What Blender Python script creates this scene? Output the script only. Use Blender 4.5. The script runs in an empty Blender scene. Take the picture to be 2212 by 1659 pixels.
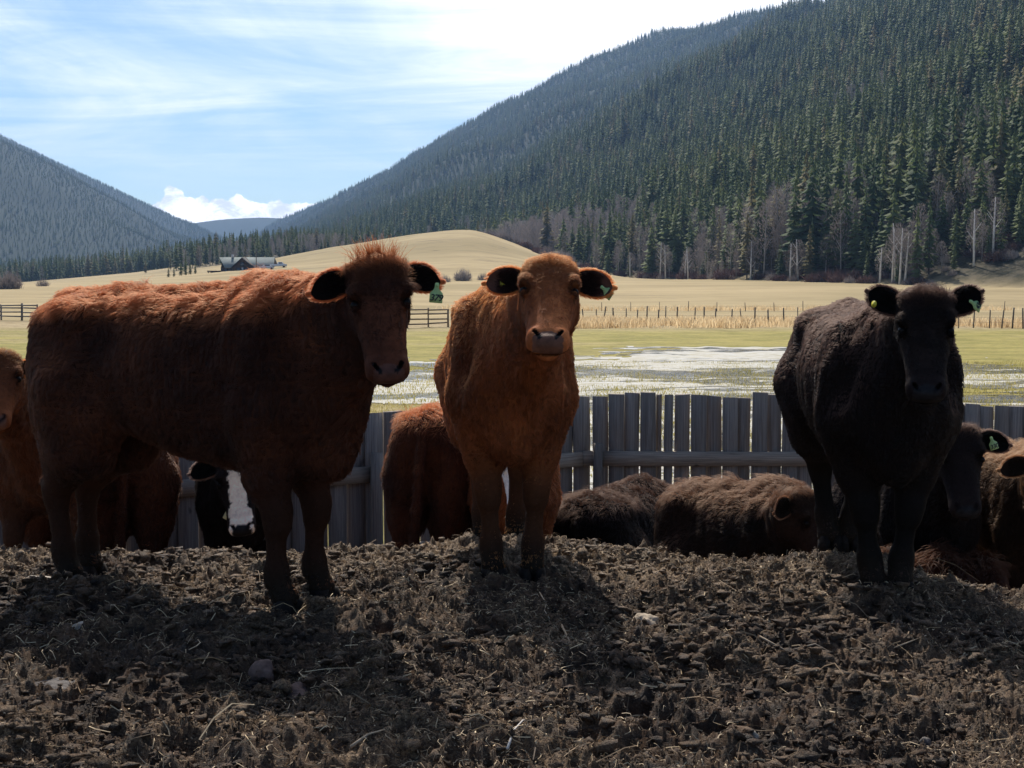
import bpy, math, random
import numpy as np
from mathutils import Matrix, Vector

# ------------------------------------------------------------------ camera, world, sun
SC = bpy.context.scene
COL = SC.collection
CAMZ = 1.20
PITCH = math.radians(4.05)
FPX = 3100.0                      # focal length, in pixels of a 2212 wide picture

cam_d = bpy.data.cameras.new('camera')
cam_d.sensor_width = 36.0
cam_d.lens = FPX / 2212.0 * 36.0
cam_d.clip_start = 0.05
cam_d.clip_end = 30000.0
cam = bpy.data.objects.new('camera', cam_d)
COL.objects.link(cam)
cam.location = (0, 0, CAMZ)
cam.rotation_euler = (math.pi / 2 - PITCH, 0, 0)
SC.camera = cam

SUN_EL = math.radians(46.0)
SUN_AZ = math.radians(-9.0)       # clockwise from +Y (straight ahead)
SUN_DIR = Vector((math.sin(SUN_AZ) * math.cos(SUN_EL), math.cos(SUN_AZ) * math.cos(SUN_EL), math.sin(SUN_EL)))
sun_d = bpy.data.lights.new('sun', 'SUN')
sun_d.energy = 5.0
sun_d.angle = math.radians(0.55)
sun_d.color = (1.0, 0.93, 0.83)
sun = bpy.data.objects.new('sun', sun_d)
COL.objects.link(sun)
sun.rotation_euler = SUN_DIR.to_track_quat('Z', 'Y').to_euler()
sun.location = (0, 0, 50)

SC.view_settings.view_transform = 'Standard'
SC.view_settings.look = 'None'
SC.view_settings.gamma = 1.0
SC.view_settings.use_curve_mapping = False
SC.view_settings.exposure = 0.12
SC.render.engine = 'CYCLES'
SC.cycles.use_denoising = True
SC.cycles.max_bounces = 6
SC.cycles.diffuse_bounces = 2
SC.cycles.glossy_bounces = 2
SC.cycles.transmission_bounces = 4
SC.cycles.transparent_max_bounces = 8
SC.cycles.volume_bounces = 0
SC.cycles.sample_clamp_indirect = 4.0


class NT:
    """small helper for node trees"""
    def __init__(self, tree):
        self.t = tree
        self.x = 0

    def n(self, typ, **kw):
        nd = self.t.nodes.new(typ)
        self.x += 180
        nd.location = (self.x, 0)
        for k, v in kw.items():
            if k.startswith('i_'):
                nd.inputs[k[2:].replace('_', ' ')].default_value = v
            else:
                setattr(nd, k, v)
        return nd

    def l(self, a, b):
        self.t.links.new(a, b)

    def put(self, sock, v):
        if isinstance(v, (int, float, tuple, list)):
            sock.default_value = v
        else:
            self.l(v, sock)

    def math(self, op, a, b=None, clamp=False):
        m = self.n('ShaderNodeMath', operation=op, use_clamp=clamp)
        self.put(m.inputs[0], a)
        if b is not None:
            self.put(m.inputs[1], b)
        return m.outputs[0]

    def vmath(self, op, a, b=None):
        m = self.n('ShaderNodeVectorMath', operation=op)
        self.put(m.inputs[0], a)
        if b is not None:
            self.put(m.inputs[1], b)
        return m.outputs[1] if op in ('DOT_PRODUCT', 'LENGTH', 'DISTANCE') else m.outputs[0]

    def ramp(self, fac, a, b, smooth=True):
        m = self.n('ShaderNodeMapRange', interpolation_type='SMOOTHSTEP' if smooth else 'LINEAR')
        self.put(m.inputs['Value'], fac)
        m.inputs['From Min'].default_value = a
        m.inputs['From Max'].default_value = b
        return m.outputs[0]

    def noise(self, vec, scale, detail=4.0, rough=0.5, dist=0.0):
        m = self.n('ShaderNodeTexNoise')
        if vec is not None:
            self.l(vec, m.inputs['Vector'])
        m.inputs['Scale'].default_value = scale
        m.inputs['Detail'].default_value = detail
        m.inputs['Roughness'].default_value = rough
        m.inputs['Distortion'].default_value = dist
        return m.outputs['Fac']

    def scaled(self, vec, s, off=(0, 0, 0)):
        m = self.n('ShaderNodeMapping')
        self.l(vec, m.inputs['Vector'])
        m.inputs['Scale'].default_value = s
        m.inputs['Location'].default_value = off
        return m.outputs[0]

    def mix(self, fac, a, b, mode='MIX'):
        m = self.n('ShaderNodeMix', data_type='RGBA', blend_type=mode)
        self.put(m.inputs[0], fac)
        for sock, v in ((m.inputs[6], a), (m.inputs[7], b)):
            if isinstance(v, tuple):
                sock.default_value = v if len(v) == 4 else v + (1.0,)
            else:
                self.l(v, sock)
        return m.outputs[2]


def build_world():
    w = bpy.data.worlds.new('World')
    SC.world = w
    w.use_nodes = True
    t = NT(w.node_tree)
    w.node_tree.nodes.clear()
    sky = t.n('ShaderNodeTexSky', sky_type='NISHITA', sun_disc=False)
    sky.sun_elevation = SUN_EL
    sky.sun_rotation = SUN_AZ
    sky.altitude = 600.0
    sky.air_density = 1.0
    sky.dust_density = 0.6
    sky.ozone_density = 1.6
    g = t.n('ShaderNodeTexCoord').outputs['Generated']
    d = t.vmath('NORMALIZE', g)
    sx = t.n('ShaderNodeSeparateXYZ'); t.l(d, sx.inputs[0])
    x, y, z = sx.outputs
    # high thin cloud sheet, seen in perspective on a plane above
    zz = t.math('MAXIMUM', t.math('ADD', z, 0.09), 0.04)
    cx = t.math('DIVIDE', x, zz); cy = t.math('DIVIDE', y, zz)
    cv = t.n('ShaderNodeCombineXYZ'); t.l(cx, cv.inputs[0]); t.l(cy, cv.inputs[1])
    n1 = t.noise(t.scaled(cv.outputs[0], (0.62, 0.50, 1.0), (3.6, 0.9, 0)), 1.3, 10, 0.60, 0.9)
    n2 = t.noise(t.scaled(cv.outputs[0], (0.16, 0.22, 1.0), (8.3, 5.1, 0)), 1.3, 3, 0.5, 0.3)
    n3 = t.noise(t.scaled(cv.outputs[0], (0.6, 1.5, 1.0), (1.3, 2.1, 0)), 1.3, 8, 0.62, 1.4)
    sd = t.vmath('DOT_PRODUCT', d, tuple(SUN_DIR))
    near = t.ramp(sd, 0.62, 0.86)                    # the sheet thickens towards the sun
    cov = t.math('ADD', t.math('MULTIPLY', n1, 0.75), t.math('MULTIPLY', n2, 0.5))
    cov = t.math('ADD', cov, t.math('MULTIPLY', n3, 0.45))
    cov = t.math('ADD', cov, t.math('MULTIPLY', near, 0.20))
    # a denser front towards the right of the valley
    side = t.ramp(t.math('SUBTRACT', x, t.math('MULTIPLY', z, -0.6)), -0.05, 0.20)
    cov = t.math('ADD', cov, t.math('MULTIPLY', t.math('MULTIPLY', side, t.ramp(y, 0.0, 0.6)), 0.26))
    veil = t.ramp(cov, 0.84, 1.34)
    veil = t.math('MULTIPLY', veil, t.ramp(z, 0.045, 0.12))
    glow = t.math('POWER', t.math('MAXIMUM', sd, 0.0), 8.0)
    vb = t.math('ADD', 1.05, t.math('MULTIPLY', glow, 1.0))
    vb = t.math('MULTIPLY', vb, t.math('ADD', 0.45, t.math('MULTIPLY', t.ramp(y, -0.6, 0.7), 0.72)))
    vc = t.n('ShaderNodeCombineXYZ')
    t.l(t.math('MULTIPLY', vb, 1.0), vc.inputs[0]); t.l(t.math('MULTIPLY', vb, 1.0), vc.inputs[1]); t.l(t.math('MULTIPLY', vb, 1.02), vc.inputs[2])
    # cumulus bank low over the far ranges
    az = t.math('ARCTAN2', x, y)
    bc = t.n('ShaderNodeCombineXYZ'); t.l(t.math('MULTIPLY', az, 22.0), bc.inputs[0]); t.l(t.math('MULTIPLY', z, 34.0), bc.inputs[1])
    b1 = t.noise(bc.outputs[0], 2.2, 8, 0.62, 0.35)
    bump = t.noise(t.scaled(bc.outputs[0], (1, 0.0, 1), (2.9, 0, 0)), 0.55, 2, 0.5)
    puff = t.noise(t.scaled(bc.outputs[0], (1, 0.5, 1), (6.9, 0, 0)), 2.6, 5, 0.55)
    top = t.math('ADD', 0.005, t.math('ADD', t.math('MULTIPLY', bump, 0.075), t.math('MULTIPLY', puff, 0.030)))
    bank = t.ramp(t.math('SUBTRACT', top, z), 0.0, 0.0022)
    bank = t.math('MULTIPLY', bank, t.ramp(z, 0.026, 0.032))
    bb = t.ramp(b1, 0.36, 0.60)
    bcol = t.mix(bb, (0.95, 1.00, 1.12), (1.75, 1.75, 1.78))
    skc = t.n('ShaderNodeVectorMath', operation='MULTIPLY'); t.l(sky.outputs[0], skc.inputs[0]); skc.inputs[1].default_value = (0.080, 0.094, 0.108)
    c = t.mix(veil, skc.outputs[0], vc.outputs[0])
    c = t.mix(bank, c, bcol)
    bg = t.n('ShaderNodeBackground')
    t.l(c, bg.inputs['Color']); bg.inputs['Strength'].default_value = 1.0
    out = t.n('ShaderNodeOutputWorld'); t.l(bg.outputs[0], out.inputs['Surface'])


build_world()


# ------------------------------------------------------------------ numeric helpers
def ray_point(px, py, Y):
    """world point seen at picture position (px, py of a 2212 x 1659 picture) at world distance Y"""
    a = (px - 1106.0) / FPX
    b = (829.5 - py) / FPX
    cp, sp = math.cos(PITCH), math.sin(PITCH)
    dy = cp + b * sp
    dz = -sp + b * cp
    k = Y / dy
    return Vector((a * k, Y, CAMZ + dz * k))


def _hash(ix, iy, iz, seed):
    h = (ix.astype(np.int64) * 374761393 + iy.astype(np.int64) * 668265263 + iz.astype(np.int64) * 2147483647 // 7 + seed * 144269504) & 0xFFFFFFFF
    h = ((h ^ (h >> 13)) * 1274126177) & 0xFFFFFFFF
    h = h ^ (h >> 16)
    h = (h * 2246822519) & 0xFFFFFFFF
    return ((h ^ (h >> 15)) & 0xFFFF) / 32767.5 - 1.0


def vnoise(x, y, z=None, seed=0):
    x = np.asarray(x, float); y = np.asarray(y, float)
    ix = np.floor(x); iy = np.floor(y)
    fx = x - ix; fy = y - iy
    ux = fx * fx * (3 - 2 * fx); uy = fy * fy * (3 - 2 * fy)
    if z is None:
        zz = np.zeros_like(ix)
        a = _hash(ix, iy, zz, seed); b = _hash(ix + 1, iy, zz, seed)
        c = _hash(ix, iy + 1, zz, seed); d = _hash(ix + 1, iy + 1, zz, seed)
        return (a * (1 - ux) + b * ux) * (1 - uy) + (c * (1 - ux) + d * ux) * uy
    z = np.asarray(z, float)
    iz = np.floor(z); fz = z - iz; uz = fz * fz * (3 - 2 * fz)
    r = 0
    for dz, wz in ((0, 1 - uz), (1, uz)):
        a = _hash(ix, iy, iz + dz, seed); b = _hash(ix + 1, iy, iz + dz, seed)
        c = _hash(ix, iy + 1, iz + dz, seed); d = _hash(ix + 1, iy + 1, iz + dz, seed)
        r = r + wz * ((a * (1 - ux) + b * ux) * (1 - uy) + (c * (1 - ux) + d * ux) * uy)
    return r


def fbm(x, y, octaves=4, seed=0, gain=0.5, z=None):
    s = 0; a = 1.0; t = 0
    for o in range(octaves):
        f = 2.03 ** o
        s = s + a * vnoise(x * f + 17.3 * o, y * f - 9.1 * o, None if z is None else z * f, seed + o * 13)
        t += a; a *= gain
    return s / t


def sstep(x, a, b):
    t = np.clip((x - a) / (b - a), 0, 1)
    return t * t * (3 - 2 * t)


def mesh_np(name, verts, faces, mats=(), smooth=False, midx=None):
    verts = np.asarray(verts, dtype=np.float32).reshape(-1, 3)
    me = bpy.data.meshes.new(name)
    me.vertices.add(len(verts))
    me.vertices.foreach_set('co', verts.ravel())
    if isinstance(faces, np.ndarray):
        nf, k = faces.shape
        me.loops.add(nf * k)
        me.loops.foreach_set('vertex_index', faces.astype(np.int32).ravel())
        me.polygons.add(nf)
        me.polygons.foreach_set('loop_start', np.arange(0, nf * k, k, dtype=np.int32))
    else:
        nf = len(faces)
        lens = np.array([len(f) for f in faces], dtype=np.int32)
        flat = np.array([i for f in faces for i in f], dtype=np.int32)
        me.loops.add(len(flat)); me.loops.foreach_set('vertex_index', flat)
        me.polygons.add(nf)
        me.polygons.foreach_set('loop_start', np.concatenate([[0], np.cumsum(lens)[:-1]]).astype(np.int32))
    if midx is not None:
        me.polygons.foreach_set('material_index', np.asarray(midx, dtype=np.int32))
    me.update(calc_edges=True)
    me.validate()
    if smooth:
        me.polygons.foreach_set('use_smooth', np.ones(len(me.polygons), dtype=bool))
    for m in mats:
        me.materials.append(m)
    return me


def obj(name, me, parent=None, loc=None):
    o = bpy.data.objects.new(name, me)
    COL.objects.link(o)
    if parent is not None:
        o.parent = parent
    if loc is not None:
        o.location = loc
    return o


def empty(name, loc=(0, 0, 0), rz=0.0):
    o = bpy.data.objects.new(name, None)
    o.empty_display_size = 0.2
    COL.objects.link(o)
    o.location = loc
    o.rotation_euler = (0, 0, rz)
    return o


def tag(o, label=None, cat=None, group=None, kind=None):
    if label: o['label'] = label
    if cat: o['category'] = cat
    if group: o['group'] = group
    if kind: o['kind'] = kind
    return o


class MB:
    """collects simple solids into one mesh"""
    def __init__(self):
        self.v = []; self.f = []

    def add(self, verts, faces):
        o = len(self.v)
        self.v += [tuple(p) for p in verts]
        self.f += [tuple(i + o for i in f) for f in faces]

    def box(self, c, s, rot=None, taper=1.0):
        x, y, z = (k / 2 for k in s)
        P = [Vector((sx * x, sy * y, sz * z)) for sz in (-1, 1) for sy in (-1, 1) for sx in (-1, 1)]
        for p in P[4:]:
            p.x *= taper; p.y *= taper
        if rot is not None:
            P = [rot @ p for p in P]
        P = [p + Vector(c) for p in P]
        self.add(P, [(0, 2, 3, 1), (4, 5, 7, 6), (0, 1, 5, 4), (2, 6, 7, 3), (0, 4, 6, 2), (1, 3, 7, 5)])

    def tube(self, pts, radii, n=6, cap=True):
        pts = [Vector(p) for p in pts]
        rings = []
        ref = Vector((0.13, 0.31, 0.94))
        for i, p in enumerate(pts):
            d = (pts[min(i + 1, len(pts) - 1)] - pts[max(i - 1, 0)]).normalized()
            a = d.cross(ref)
            if a.length < 0.2:
                a = d.cross(Vector((1, 0, 0)))
            a.normalize(); b = d.cross(a)
            r = radii[i] if isinstance(radii, (list, tuple)) else radii
            rings.append([p + (a * math.cos(t) + b * math.sin(t)) * r for t in [2 * math.pi * k / n for k in range(n)]])
        V = [q for r in rings for q in r]
        F = []
        for i in range(len(pts) - 1):
            for k in range(n):
                k2 = (k + 1) % n
                F.append((i * n + k, i * n + k2, (i + 1) * n + k2, (i + 1) * n + k))
        if cap:
            F.append(tuple(range(n - 1, -1, -1)))
            F.append(tuple((len(pts) - 1) * n + k for k in range(n)))
        self.add(V, F)

    def mesh(self, name, mats, smooth=False):
        return mesh_np(name, self.v, self.f, mats, smooth)

    def build(self, name, mats, parent=None, smooth=False):
        return obj(name, self.mesh(name, mats if isinstance(mats, (list, tuple)) else [mats], smooth), parent)


# ------------------------------------------------------------------ materials
def new_mat(name):
    m = bpy.data.materials.new(name)
    m.use_nodes = True
    m.node_tree.nodes.clear()
    t = NT(m.node_tree)
    out = t.n('ShaderNodeOutputMaterial')
    return m, t, out


def simple_mat(name, a, b=None, scale=8.0, rough=0.8, bump=0.0, bscale=None, stretch=(1, 1, 1), spec=0.3, detail=5, coord='Object', bdist=0.01):
    m, t, out = new_mat(name)
    bs = t.n('ShaderNodeBsdfPrincipled')
    bs.inputs['Roughness'].default_value = rough
    bs.inputs['Specular IOR Level'].default_value = spec
    co = t.n('ShaderNodeTexCoord').outputs[coord]
    v = t.scaled(co, stretch)
    if b is not None:
        f = t.ramp(t.noise(v, scale, detail, 0.6), 0.32, 0.68)
        t.l(t.mix(f, a, b), bs.inputs['Base Color'])
    else:
        bs.inputs['Base Color'].default_value = a + (1,)
    if bump:
        bn = t.n('ShaderNodeBump'); bn.inputs['Strength'].default_value = bump; bn.inputs['Distance'].default_value = bdist
        t.l(t.noise(v, bscale or scale * 2, 6, 0.6), bn.inputs['Height'])
        t.l(bn.outputs[0], bs.inputs['Normal'])
    t.l(bs.outputs[0], out.inputs[0])
    return m
# ------------------------------------------------------------------ terrain
VN = 1.0 / math.hypot(1, 0.271)
AX_V = (-0.271 * VN, 1 * VN)      # valley axis in plan
AX_U = (1 * VN, 0.271 * VN)       # across the valley, to the right
TX = np.array([-0.60, -0.357, -0.32, -0.16, 0.03, 0.125, 0.20, 0.29, 0.357, 0.7])
TD = np.array([6.0, 6.20, 6.45, 6.50, 6.72, 6.45, 6.25, 5.75, 5.55, 5.4])
YARD_END = 12.9


def yard_base(x, y):
    t = x / np.maximum(y, 2.0)
    dc = np.interp(t, TX, TD) + 0.10 * vnoise(x * 0.9, y * 0.3, seed=4)
    z = -0.055 * sstep(y, 5.9, 7.2) - 0.04 * sstep(y, 3.6, 1.5)
    d = y - dc
    z = z - 0.80 * sstep(d, -0.15, 2.3) - 0.28 * sstep(y, 8.5, 12.0)
    z = z + 0.035 * vnoise(x * 1.1, y * 1.1, seed=2) + 0.02 * vnoise(x * 2.7, y * 2.7, seed=3)
    return z


def yard_detail(x, y):
    """trodden, clumpy manure and mud"""
    r1 = 1 - np.abs(vnoise(x * 6.1 + 0.4 * vnoise(x * 9, y * 9, seed=30), y * 6.1, seed=31))
    r2 = 1 - np.abs(vnoise(x * 14, y * 14 + 0.5 * vnoise(x * 21, y * 21, seed=37), seed=32))
    r3 = 1 - np.abs(vnoise(x * 33, y * 33, seed=33))
    f = vnoise(x * 3.1, y * 3.1, seed=34)
    z = 0.040 * (r1 ** 2 - 0.45) + 0.040 * (r2 ** 2 - 0.45) + 0.021 * (r3 ** 2 - 0.4) + 0.026 * f
    z = z + 0.006 * vnoise(x * 75, y * 75, seed=35) + 0.0035 * vnoise(x * 150, y * 150, seed=39)
    # hoof prints
    hx = np.floor(x * 2.6); hy = np.floor(y * 2.6)
    for ox in (-1, 0, 1):
        for oy in (-1, 0, 1):
            cx = (hx + ox + 0.5 + 0.42 * _hash(hx + ox, hy + oy, hx * 0, 51)) / 2.6
            cy = (hy + oy + 0.5 + 0.42 * _hash(hx + ox, hy + oy, hx * 0, 52)) / 2.6
            rr = 0.055 + 0.025 * _hash(hx + ox, hy + oy, hx * 0, 53)
            on = _hash(hx + ox, hy + oy, hx * 0, 54) > -0.25
            d = np.hypot(x - cx, (y - cy) * 0.9) + 0.018 * vnoise(x * 22, y * 22, seed=36)
            dep = np.where(on, 1.0, 0.0)
            z = z - dep * 0.075 * sstep(d, rr, rr * 0.45) + dep * 0.014 * np.exp(-((d - rr * 1.35) / 0.022) ** 2)
    return z


def knoll_shape(kx, ky):
    """long even slope on the left, a short one on the right"""
    a = np.where(kx < 0, np.sqrt(kx * kx + 100) / 96.0 - .10, np.sqrt(kx * kx + 60) / 52.0 - .149)
    return np.clip(1 - a, 0, 1) ** np.where(kx < 0, 1.0, 1.15) * np.exp(-(ky / 125.0) ** 2)


def land(x, y):
    """everything beyond the yard"""
    u = x * AX_U[0] + y * AX_U[1]
    v = x * AX_V[0] + y * AX_V[1]
    z = -1.25 - 0.35 * sstep(y, 14, 45)
    z = z + 0.05 * vnoise(x * 0.05, y * 0.05, seed=60) * sstep(y, 14, 30)
    # the field rises gently to the foot of the wood
    foot = 172 + 16 * vnoise(v * 0.006, v * 0, seed=61) + 8 * vnoise(v * 0.02, v * 0, seed=62)
    z = z + 3.6 * sstep(y, 150, 400) * sstep(u, -250, 150)
    z = z - 1.2 * np.exp(-((y - 205) / 40.0) ** 2) * sstep(x, -60, 20)
    # grassy knoll left of the wood
    kx = (x + 17); ky = (y - 560)
    k = knoll_shape(kx, ky) * (1 + .05 * vnoise(x * .03, y * .02, seed=81) + .02 * vnoise(x * .1, y * .06, seed=82))
    k2 = np.exp(-(((x + 85) / 80.0) ** 2 + ((y - 640) / 140.0) ** 2))
    z = z + 17.5 * k + 3.5 * k2
    # the valley floor rises to the woods behind the farmhouse
    rp_ = np.interp(x / np.maximum(y, 1), [-.40, -.337, -.263, -.228, -.176, -.13, -.05, .0], [.05, .10, .45, .72, 1.25, 1.4, .8, 0])
    z = z + 14.5 * rp_ * sstep(y, 500, 940)
    # wooded mountainside to the right
    d = u - foot
    s = np.clip(d, 0, None)
    prof = 0.40 * s + 0.10 * s * sstep(s, 0, 500)
    crest = np.minimum(prof, 340 + 0.05 * (s - 725)) - 26 * sstep(v, 1300, 2300) * sstep(s, 300, 700)
    crest = np.where(s < 760, crest, 341 + np.minimum(0.05 * (s - 760), 60) - 26 * sstep(v, 1300, 2300))
    amp = sstep(s, 90, 350)
    m = crest + amp * (15 * vnoise(u * 0.004, v * 0.0045, seed=63) + 9 * vnoise(u * 0.012, v * 0.014, seed=64))
    m = m * (1.0 - 0.0 * v)
    m = np.where(s > 0, m, 0)
    # second ridge behind it
    e = ((u - 1330) / 420.0) ** 2 + ((v - 3300) / 1000.0) ** 2
    m = m + 262 * np.exp(-e) * (1 + 0.12 * vnoise(u * 0.004, v * 0.003, seed=65))
    # mountains closing the valley on the left
    lx = -x - 548 + 40 * vnoise(y * 0.002, y * 0, seed=66)
    l1 = 0.585 * np.minimum(np.clip(lx, 0, None), 820) * np.exp(-((y - 3000) / 900.0) ** 2)
    l1 = l1 + sstep(lx, 0, 200) * 20 * vnoise(x * 0.006, y * 0.004, seed=69) * np.exp(-((y - 3000) / 1100.0) ** 2)
    l2 = 0.50 * np.clip(-x - 650, 0, 1000) * np.exp(-((y - 4300) / 700.0) ** 2)
    # far range across the head of the valley
    fr = np.exp(-((y - 6300) / 700.0) ** 2)
    f = fr * (236 + 14 * vnoise(x * 0.0032, y * 0.0015, seed=67) + 26 * sstep(x, -1700, -900) + 5 * vnoise(x * 0.012, y * 0.003, seed=68))
    z = z + np.maximum(np.maximum(m, l1), np.maximum(l2, f))
    return z


def ground_z(x, y):
    x = np.asarray(x, float); y = np.asarray(y, float)
    a = yard_base(x, y)
    b = land(x, y)
    t = sstep(y, 12.2, 13.6)
    return a * (1 - t) + b * t


def gz(x, y):
    return float(ground_z(np.array([x]), np.array([y]))[0])


def polar_patch(name, mat, t_list, y_list, zfun, smooth=True):
    """grid in plan: columns fan out with distance (x = t*(y+y0))"""
    T, Y = np.meshgrid(t_list, y_list)
    X = T * Y
    Z = zfun(X, Y)
    ny, nx = X.shape
    V = np.stack([X, Y, Z], -1).reshape(-1, 3)
    idx = np.arange(ny * nx).reshape(ny, nx)
    F = np.stack([idx[:-1, :-1], idx[:-1, 1:], idx[1:, 1:], idx[1:, :-1]], -1).reshape(-1, 4)
    me = mesh_np(name, V, F, [mat], smooth)
    return obj(name, me)


def m_mud():
    m, t, out = new_mat('trodden_mud')
    bs = t.n('ShaderNodeBsdfPrincipled')
    co = t.n('ShaderNodeTexCoord').outputs['Object']
    n1 = t.noise(co, 1.0, 5, 0.6)
    n2 = t.noise(co, 17, 8, 0.68)
    n3 = t.noise(co, 90, 5, 0.72)
    n4 = t.noise(t.scaled(co, (1, 1, 1), (5, 2, 1)), 6, 5, 0.65)
    base = t.mix(t.ramp(n2, 0.38, 0.64), (0.024, 0.0125, 0.0065), (0.122, 0.066, 0.034))
    dry = t.mix(t.ramp(n3, 0.42, 0.62), (0.080, 0.045, 0.024), (0.43, 0.28, 0.15))
    f = t.math('ADD', t.math('SUBTRACT', t.ramp(n1, 0.36, 0.70), 0.12), t.math('MULTIPLY', t.math('SUBTRACT', n4, 0.5), 2.4), True)
    c = t.mix(f, base, dry)
    fleck = t.ramp(t.noise(t.scaled(co, (1, 2.4, 1)), 150, 2, 0.5), 0.60, 0.66)
    c = t.mix(t.math('MULTIPLY', fleck, t.math('ADD', .2, t.math('MULTIPLY', f, .6))), c, (0.42, 0.31, 0.19))
    # matted pale straw lies in drifts, thickest along the top of the mound
    sp = t.n('ShaderNodeSeparateXYZ'); t.l(co, sp.inputs[0])
    crest = t.math('MULTIPLY', t.ramp(sp.outputs[1], 5.3, 6.1), t.ramp(sp.outputs[1], 7.6, 6.9))
    n5 = t.noise(t.scaled(co, (.8, 1.6, 1), (7.7, 3.1, 0)), 1.3, 6, .7)
    dr = t.ramp(t.math('ADD', n5, t.math('MULTIPLY', crest, .11)), .53, .66)
    st = t.mix(t.ramp(n3, .40, .60), (0.16, 0.105, 0.060), (0.60, 0.44, 0.27))
    c = t.mix(t.math('MULTIPLY', dr, t.math('ADD', .07, t.math('MULTIPLY', crest, .40))), c, st)
    t.l(c, bs.inputs['Base Color'])
    t.l(t.math('ADD', 0.50, t.math('MULTIPLY', n2, 0.5)), bs.inputs['Roughness'])
    bs.inputs['Specular IOR Level'].default_value = 0.35
    b1 = t.n('ShaderNodeBump'); b1.inputs['Strength'].default_value = 1.0; b1.inputs['Distance'].default_value = 0.016
    t.l(t.noise(co, 48, 7, 0.70), b1.inputs['Height'])
    b2 = t.n('ShaderNodeBump'); b2.inputs['Strength'].default_value = 1.0; b2.inputs['Distance'].default_value = 0.008
    t.l(t.noise(co, 190, 4, 0.7), b2.inputs['Height']); t.l(b1.outputs[0], b2.inputs['Normal'])
    t.l(b2.outputs[0], bs.inputs['Normal'])
    t.l(bs.outputs[0], out.inputs[0])
    return m


def m_pasture():
    m, t, out = new_mat('pasture_grass')
    bs = t.n('ShaderNodeBsdfPrincipled')
    co = t.n('ShaderNodeTexCoord').outputs['Object']
    sx = t.n('ShaderNodeSeparateXYZ'); t.l(co, sx.inputs[0])
    n1 = t.noise(t.scaled(co, (0.05, 0.11, 1)), 1.0, 5, 0.6)
    n2 = t.noise(t.scaled(co, (0.35, 0.8, 1)), 1.0, 6, 0.65)
    n3 = t.noise(co, 4.0, 5, 0.7)
    green = t.mix(t.ramp(n2, 0.35, 0.65), (0.215, 0.195, 0.042), (0.36, 0.30, 0.085))
    straw = t.mix(t.ramp(n2, 0.35, 0.65), (0.30, 0.225, 0.115), (0.43, 0.335, 0.185))
    far = t.ramp(sx.outputs[1], 78, 92)
    dry = t.math('ADD', far, t.math('MULTIPLY', t.ramp(n1, 0.52, 0.68), 0.55), True)
    c = t.mix(dry, green, straw)
    c = t.mix(t.math('MULTIPLY', t.ramp(n3, 0.42, 0.72), 0.45), c, (0.12, 0.09, 0.04))
    t.l(c, bs.inputs['Base Color'])
    bs.inputs['Roughness'].default_value = 0.9
    bs.inputs['Specular IOR Level'].default_value = 0.15
    bn = t.n('ShaderNodeBump'); bn.inputs['Strength'].default_value = 0.8; bn.inputs['Distance'].default_value = 0.08
    t.l(t.noise(co, 6, 6, 0.7), bn.inputs['Height']); t.l(bn.outputs[0], bs.inputs['Normal'])
    t.l(bs.outputs[0], out.inputs[0])
    return m


def m_field():
    """dry hay field, knoll, and the floor of the woods"""
    m, t, out = new_mat('dry_field')
    bs = t.n('ShaderNodeBsdfPrincipled')
    co = t.n('ShaderNodeTexCoord').outputs['Object']
    n1 = t.noise(t.scaled(co, (0.012, 0.030, 0.03)), 1.0, 6, 0.6)
    n2 = t.noise(t.scaled(co, (0.06, 0.16, 0.1)), 1.0, 6, 0.65)
    n3 = t.noise(t.scaled(co, (0.03, 0.16, 0.2)), 1.0, 7, 0.7, 1.2)
    c = t.mix(t.ramp(n1, 0.35, 0.65), (0.30, 0.235, 0.120), (0.42, 0.325, 0.175))
    c = t.mix(t.math('MULTIPLY', t.ramp(n2, 0.45, 0.75), 0.55), c, (0.235, 0.175, 0.085))
    c = t.mix(t.math('MULTIPLY', t.ramp(n3, 0.54, 0.68), 0.75), c, (0.17, 0.13, 0.075))
    # wood floor where the slope begins
    w = t.n('ShaderNodeAttribute'); w.attribute_name = 'wood'
    wf = t.mix(t.ramp(t.noise(co, .35, 8, .75), 0.4, 0.6), (0.022, 0.024, 0.014), (0.105, 0.088, 0.058))
    sy = t.n('ShaderNodeSeparateXYZ'); t.l(co, sy.inputs[0])
    wf = t.mix(t.ramp(sy.outputs[1], 700, 1500), wf, (0.020, 0.030, 0.018))
    c = t.mix(w.outputs['Fac'], c, wf)
    t.l(c, bs.inputs['Base Color'])
    bs.inputs['Roughness'].default_value = 0.95
    bs.inputs['Specular IOR Level'].default_value = 0.1
    t.l(bs.outputs[0], out.inputs[0])
    return m


def wood_mask(x, y):
    """1 where forest grows"""
    u = x * AX_U[0] + y * AX_U[1]
    v = x * AX_V[0] + y * AX_V[1]
    foot = 172 + 16 * vnoise(v * 0.006, v * 0, seed=61) + 8 * vnoise(v * 0.02, v * 0, seed=62)
    right = sstep(u - foot, -4, 6)
    left = sstep(-x - 470, -10, 30) * sstep(y, 1100, 1300)
    far = sstep(y, 5000, 5400)
    kx = x + 17; ky = y - 560
    k = knoll_shape(kx, ky)
    knoll = sstep(k, 0.32, 0.42) * sstep(y, 640, 600)
    behind = sstep(y, 700, 730) * sstep(x, -210, -120)
    band = sstep(y, 930, 960) * (x > -700)
    r = np.maximum(np.maximum(np.maximum(right, behind), np.maximum(left, far)), band)
    return r * (1 - knoll)


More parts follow.
